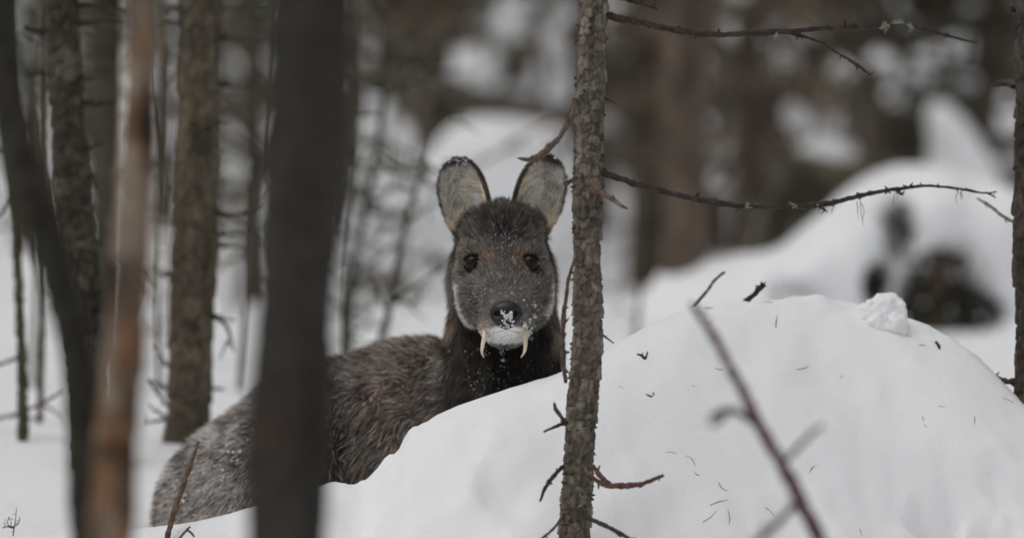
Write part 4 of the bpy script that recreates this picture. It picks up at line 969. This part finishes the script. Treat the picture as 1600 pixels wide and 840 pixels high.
conifer('brown-needled conifer between the brown trunk and the snowy brush', 1170, 12.5, 2.0, 0.34, 402, BRN*0.8, .15, low=.36)
conifer('dark green conifer above the snowy brush at right', 1375, 14.0, 2.2, 0.42, 403, DK, .45, low=.16)
conifer('dark conifer at the upper right corner behind the edge trunk', 1560, 15.0, 2.4, 0.45, 404, DK, .35, low=.2)
conifer('olive conifer behind the upper long branch of the slim tree', 1270, 18.0, 2.6, 0.5, 405, OL, .5, low=.2)
conifer('olive conifer in the distance directly behind the slim tree', 930, 17.0, 2.6, 0.45, 406, OL, .4, low=.35)
conifer('dim conifer behind the brown trunk at the top', 1080, 19.0, 3.0, 0.55, 407, OL, .3, low=.3)
conifer('greenish conifer clump behind the gap left of the dark foreground trunk', 395, 12.0, 1.6, 0.22, 408, sr(84, 86, 68), .4, low=.3)
conifer('dark conifer far behind the mossy trunk', 50, 16.0, 2.4, 0.3, 409, sr(100, 102, 84), .7, low=.55)
conifer('olive conifer far behind the tan trunk', 250, 19.0, 2.6, 0.35, 410, sr(110, 112, 92), .8, low=.7)
conifer('conifer heaped with snow in the distance above the deer head', 800, 20.0, 2.4, 0.5, 411, OL, .9, low=.3)
conifer('dark conifer in the distance above the dark foreground trunk', 520, 19.0, 3.0, 0.55, 412, DK, .4, low=.3)
for k, (px, d, hg, spd, cl, sn, lw, lb) in enumerate([
    (560,15.5,2.6,.5,BRN*0.7,.2,.42,'brown conifer boughs hanging just right of the dark foreground trunk at the top'),
    (655,16.5,3,.5,OL,.25,.45,'olive conifer boughs at the top between dark trunk and ears'),
    (735,20,3,.35,OL,.8,.75,'grey-green conifer at the top directly above the left ear'),
    (1010,13.5,2.6,.42,BRN*0.75,.15,.46,'brown conifer boughs right beside the slim tree near the top'),
    (1110,15.5,2.6,.45,BRN*0.75,.15,.46,'brown conifer close right of the straight brown trunk'),
    (1215,15,2.8,.4,OL,.2,.44,'olive conifer above the middle of the lower long branch'),
    (1320,17,2.8,.5,DK,.4,.22,'dark conifer left of the snowy cone at right'),
    (1430,18,3,.55,DK,.4,.28,'dark conifer directly behind the snowy cone'),
    (1530,18.5,3,.5,DK,.3,.26,'dark conifer right of the snowy cone'),
    (880,19.5,3,.5,OL,.6,.6,'pale snowy conifer just left of the slim tree at the top'),
    (335,16.5,2.4,.3,sr(110, 112, 92),.6,.6,'green-grey conifer boughs right of the broad grey-brown trunk'),
    (150,20,2.8,.4,sr(110, 112, 92),.7,.75,'dim conifer between mossy and tan trunks')]):
    conifer(lb, px, d, hg, spd, 440 + k, cl, sn, low=lw)
R = random.Random(99)
for k in range(24):
    d = R.uniform(19, 34); px = 480 + 1180 * (k + R.random()) / 24
    conifer('dim snow-dusted conifer lost in blur far back in the forest', px, d, R.uniform(2.5, 4.5), R.uniform(.5, .8), 540 + k, [OL, DK, BRN*0.7][k % 3], .35, low=R.uniform(.2, .5), dens_=.6, group='far conifers')
for k in range(26):
    d = R.uniform(20, 42); px = -900 + 3400 * (k + R.random()) / 26
    if -50 < px < 470: d = R.uniform(38, 46)
    conifer('dim snow-dusted conifer lost in blur far back in the forest', px, d, R.uniform(2.5, 4.5), R.uniform(.5, .9), 500 + k, [OL, DK, BRN*0.7][k % 3], .5, low=R.uniform(.1, .35), dens_=.7, group='far conifers')
for k in range(34):
    d = R.uniform(16, 48); px = -1000 + 3600 * (k + R.random()) / 34
    far_trunk('far blurred forest trunk among the distant conifers', px, d, R.uniform(.06, .17) * FPX / d, 600 + k, [sr(84, 74, 64), sr(100, 86, 74), sr(70, 64, 56)][k % 3], branches=5, hb=(.3, 2.0), group='far forest trunks', lean=R.uniform(-.15, .15))

# snow-laden brush at the right: soft pillows over dark hollows
def pillows(name, label, lobes, d, k_, cat, hollows=(), group=None):
    L = [(W(px, py, d + dd), rx * d / FPX, ry * d / FPX, rd) for (px, py, dd, rx, ry, rd) in lobes]
    Hc = [(W(px, py, d + dd), rx * d / FPX, ry * d / FPX, rd) for (px, py, dd, rx, ry, rd) in hollows]
    def f(X, Y, Z):
        o = None
        for c, a, b, e in L:
            g = ell(X, Y, Z, c, (a, e, b)); o = g if o is None else smin(o, g, k_)
        for c, a, b, e in Hc:
            g = -ell(X, Y, Z, c, (a, e, b)); o = -smin(-o, -g, 0.02)
        XX, YY, ZZ = X + 0*Y + 0*Z, Y + 0*X + 0*Z, Z + 0*X + 0*Y
        return o + 0.02 * vn3(XX*9, YY*9, ZZ*9, 3) + 0.008 * vn3(XX*25, YY*25, ZZ*25, 4)
    lo = np.min([c - np.array([a, e, b]) for c, a, b, e in L], 0) - .04; hi = np.max([c + np.array([a, e, b]) for c, a, b, e in L], 0) + .04
    V, org = grid_eval(f, lo, hi, 0.011); v, q = surface_nets(V, org, 0.011)
    c = L[0][0]; t = thing(name, label, cat, (c[0], d, gz(c[0], d)), group); o = mesh_obj('snow_cap', v, q, M['snow'], t); return t
def clump(tree, px, py, d, rx, ry, seed):
    """a pad of snow caught in the boughs"""
    c = W(px, py, d); k = d / FPX; mb = MB(); R = random.Random(seed)
    for m in range(9):
        r = np.array([rx * k * R.uniform(.15, .42), rx * k * .3, ry * k * R.uniform(.15, .40)]); o = np.array([R.uniform(-.8, .8) * rx * k, R.uniform(-.05, .05), R.uniform(-.8, .8) * ry * k])
        mb.add(*blob(c + o, r, 16, 11, lambda X, D: X + 0.3 * r.min() * np.stack([vn3(X[..., 0]*25, X[..., 1]*25, X[..., 2]*25, 3+q) for q in range(3)], -1)))
    mb.build('snow_pad', M['snow'], tree, colors=False)['kind'] = 'stuff'
_ROOTS = {o['label']: o for o in C.objects if 'label' in o}
for lb, spots in {'olive conifer behind the upper long branch of the slim tree': [(1262,190,12.8,44,52),(1290,215,12.8,30,36),(1240,30,13,34,30)], 'dark green conifer above the snowy brush at right': [(1372,106,13,32,26),(1318,122,13,24,30),(1400,150,13,20,16)],
    'dark conifer directly behind the snowy cone': [(1438,105,13.2,26,28),(1500,76,13.2,22,20)], 'dark conifer right of the snowy cone': [(1575,180,13,30,40)], 'brown conifer close right of the straight brown trunk': [(1178,112,13,24,34),(1118,215,13,24,36),(1125,290,12.5,30,24)],
    'pale snowy conifer just left of the slim tree at the top': [(862,110,13,34,70),(885,60,13,26,50),(800,30,14,40,40)], 'grey-green conifer at the top directly above the left ear': [(745,100,14,50,44),(770,30,14,40,30)],
    'brown conifer boughs right beside the slim tree near the top': [(952,28,12.5,14,40)], 'brown conifer boughs hanging just right of the dark foreground trunk at the top': [(585,160,12.5,26,30),(578,70,13,18,40)]}.items():
    for k, (px, py, d, rx, ry) in enumerate(spots): clump(_ROOTS[lb], px, py, d, rx, ry, px + k)
BUSH = pillows('snowy_brush', 'blurred heap of brush under thick snow pillows with a dark hollow, at right', [
    (1455,318,0,105,62,.17),(1375,345,-.02,85,60,.15),(1540,360,0,80,75,.15),(1310,400,-.03,80,60,.15),(1250,440,-.05,110,55,.15),(1345,455,-.05,75,70,.14),(1575,450,0,55,90,.13),(1150,440,.05,110,40,.15),(1440,365,-.05,50,60,.10),(1180,500,-.05,200,60,.2),(1600,560,-.1,90,60,.2)], 10.0, 0.03, 'bush',
    hollows=[(1468,455,-.15,44,72,.24),(1522,492,-.15,46,34,.22),(1496,430,-.15,30,44,.2),(1405,368,-.15,24,46,.14),(1368,440,-.15,24,34,.12),(1430,500,-.17,26,52,.18),(1250,455,-.20,36,12,.06)])
mb = MB(); R = random.Random(12)
for k in range(240):
    p = W(R.uniform(1380, 1560), R.uniform(380, 530), 10.0 + R.uniform(-.08, .1)); v = np.array([R.uniform(-1, 1), R.uniform(-.5, .5), R.uniform(-.8, .6)]); v *= R.uniform(.03, .09)/np.linalg.norm(v)
    tube(mb, [p, p + v*.5, p + v], [.004, .003, .001], 4, 4, 0, k, sr(44, 44, 36) * R.uniform(.6, 1.4))
for k in range(80):
    cx, cy, rx, ry = R.choice(((1405,366,20,30),(1368,440,16,24),(1430,498,18,40),(1520,492,34,24)))
    p = W(R.gauss(cx, rx * .6), R.gauss(cy, ry * .6), 9.88 + R.uniform(-.03, .05)); v = np.array([R.uniform(-1, 1), R.uniform(-.5, .5), R.uniform(-.9, .9)]); v *= R.uniform(.025, .06)/np.linalg.norm(v)
    tube(mb, [p, p + v*.5, p + v], [.004, .003, .001], 4, 4, 0, k, sr(50, 52, 42) * R.uniform(.6, 1.4))
o = mb.build('dark_twigs', M['needles'], BUSH); o['kind'] = 'stuff'
for pts, w_ in (([(1462,525),(1464,470),(1468,400),(1475,350)], [34,32,30,24]), ([(1435,520),(1425,470),(1410,400)], [18,16,14]), ([(1528,510),(1505,470),(1470,420)], [14,14,12]), ([(1392,420),(1372,440),(1360,460)], [10,9,7])):
    branch(BUSH, pts, w_, (9.93, 9.98), 700 + pts[0][0], col=sr(104, 90, 76), spurs=2, name='stem')
pillows('snowy_stump', 'pale rounded snow dome in the background behind the deer ears', [(780,240,0,95,60,.14),(720,290,.02,70,60,.12),(850,280,.02,60,70,.12),(780,330,0,140,90,.18)], 12.5, .05, 'snow heap')
pillows('snowy_stump', 'tall cone of snow on a stump in the background beside the right trunk', [(1466,176,0,13,18,.05),(1478,200,0,24,24,.07),(1494,228,0,36,28,.09),(1505,262,0,56,34,.10),(1505,310,0,80,50,.12)], 13.0, .025, 'snow heap')
pillows('snowy_stump', 'small snow heap in the background left of the leaning sapling', [(600,215,0,42,34,.10),(610,270,0,55,60,.12),(600,350,0,80,80,.15)], 12.0, .04, 'snow heap')
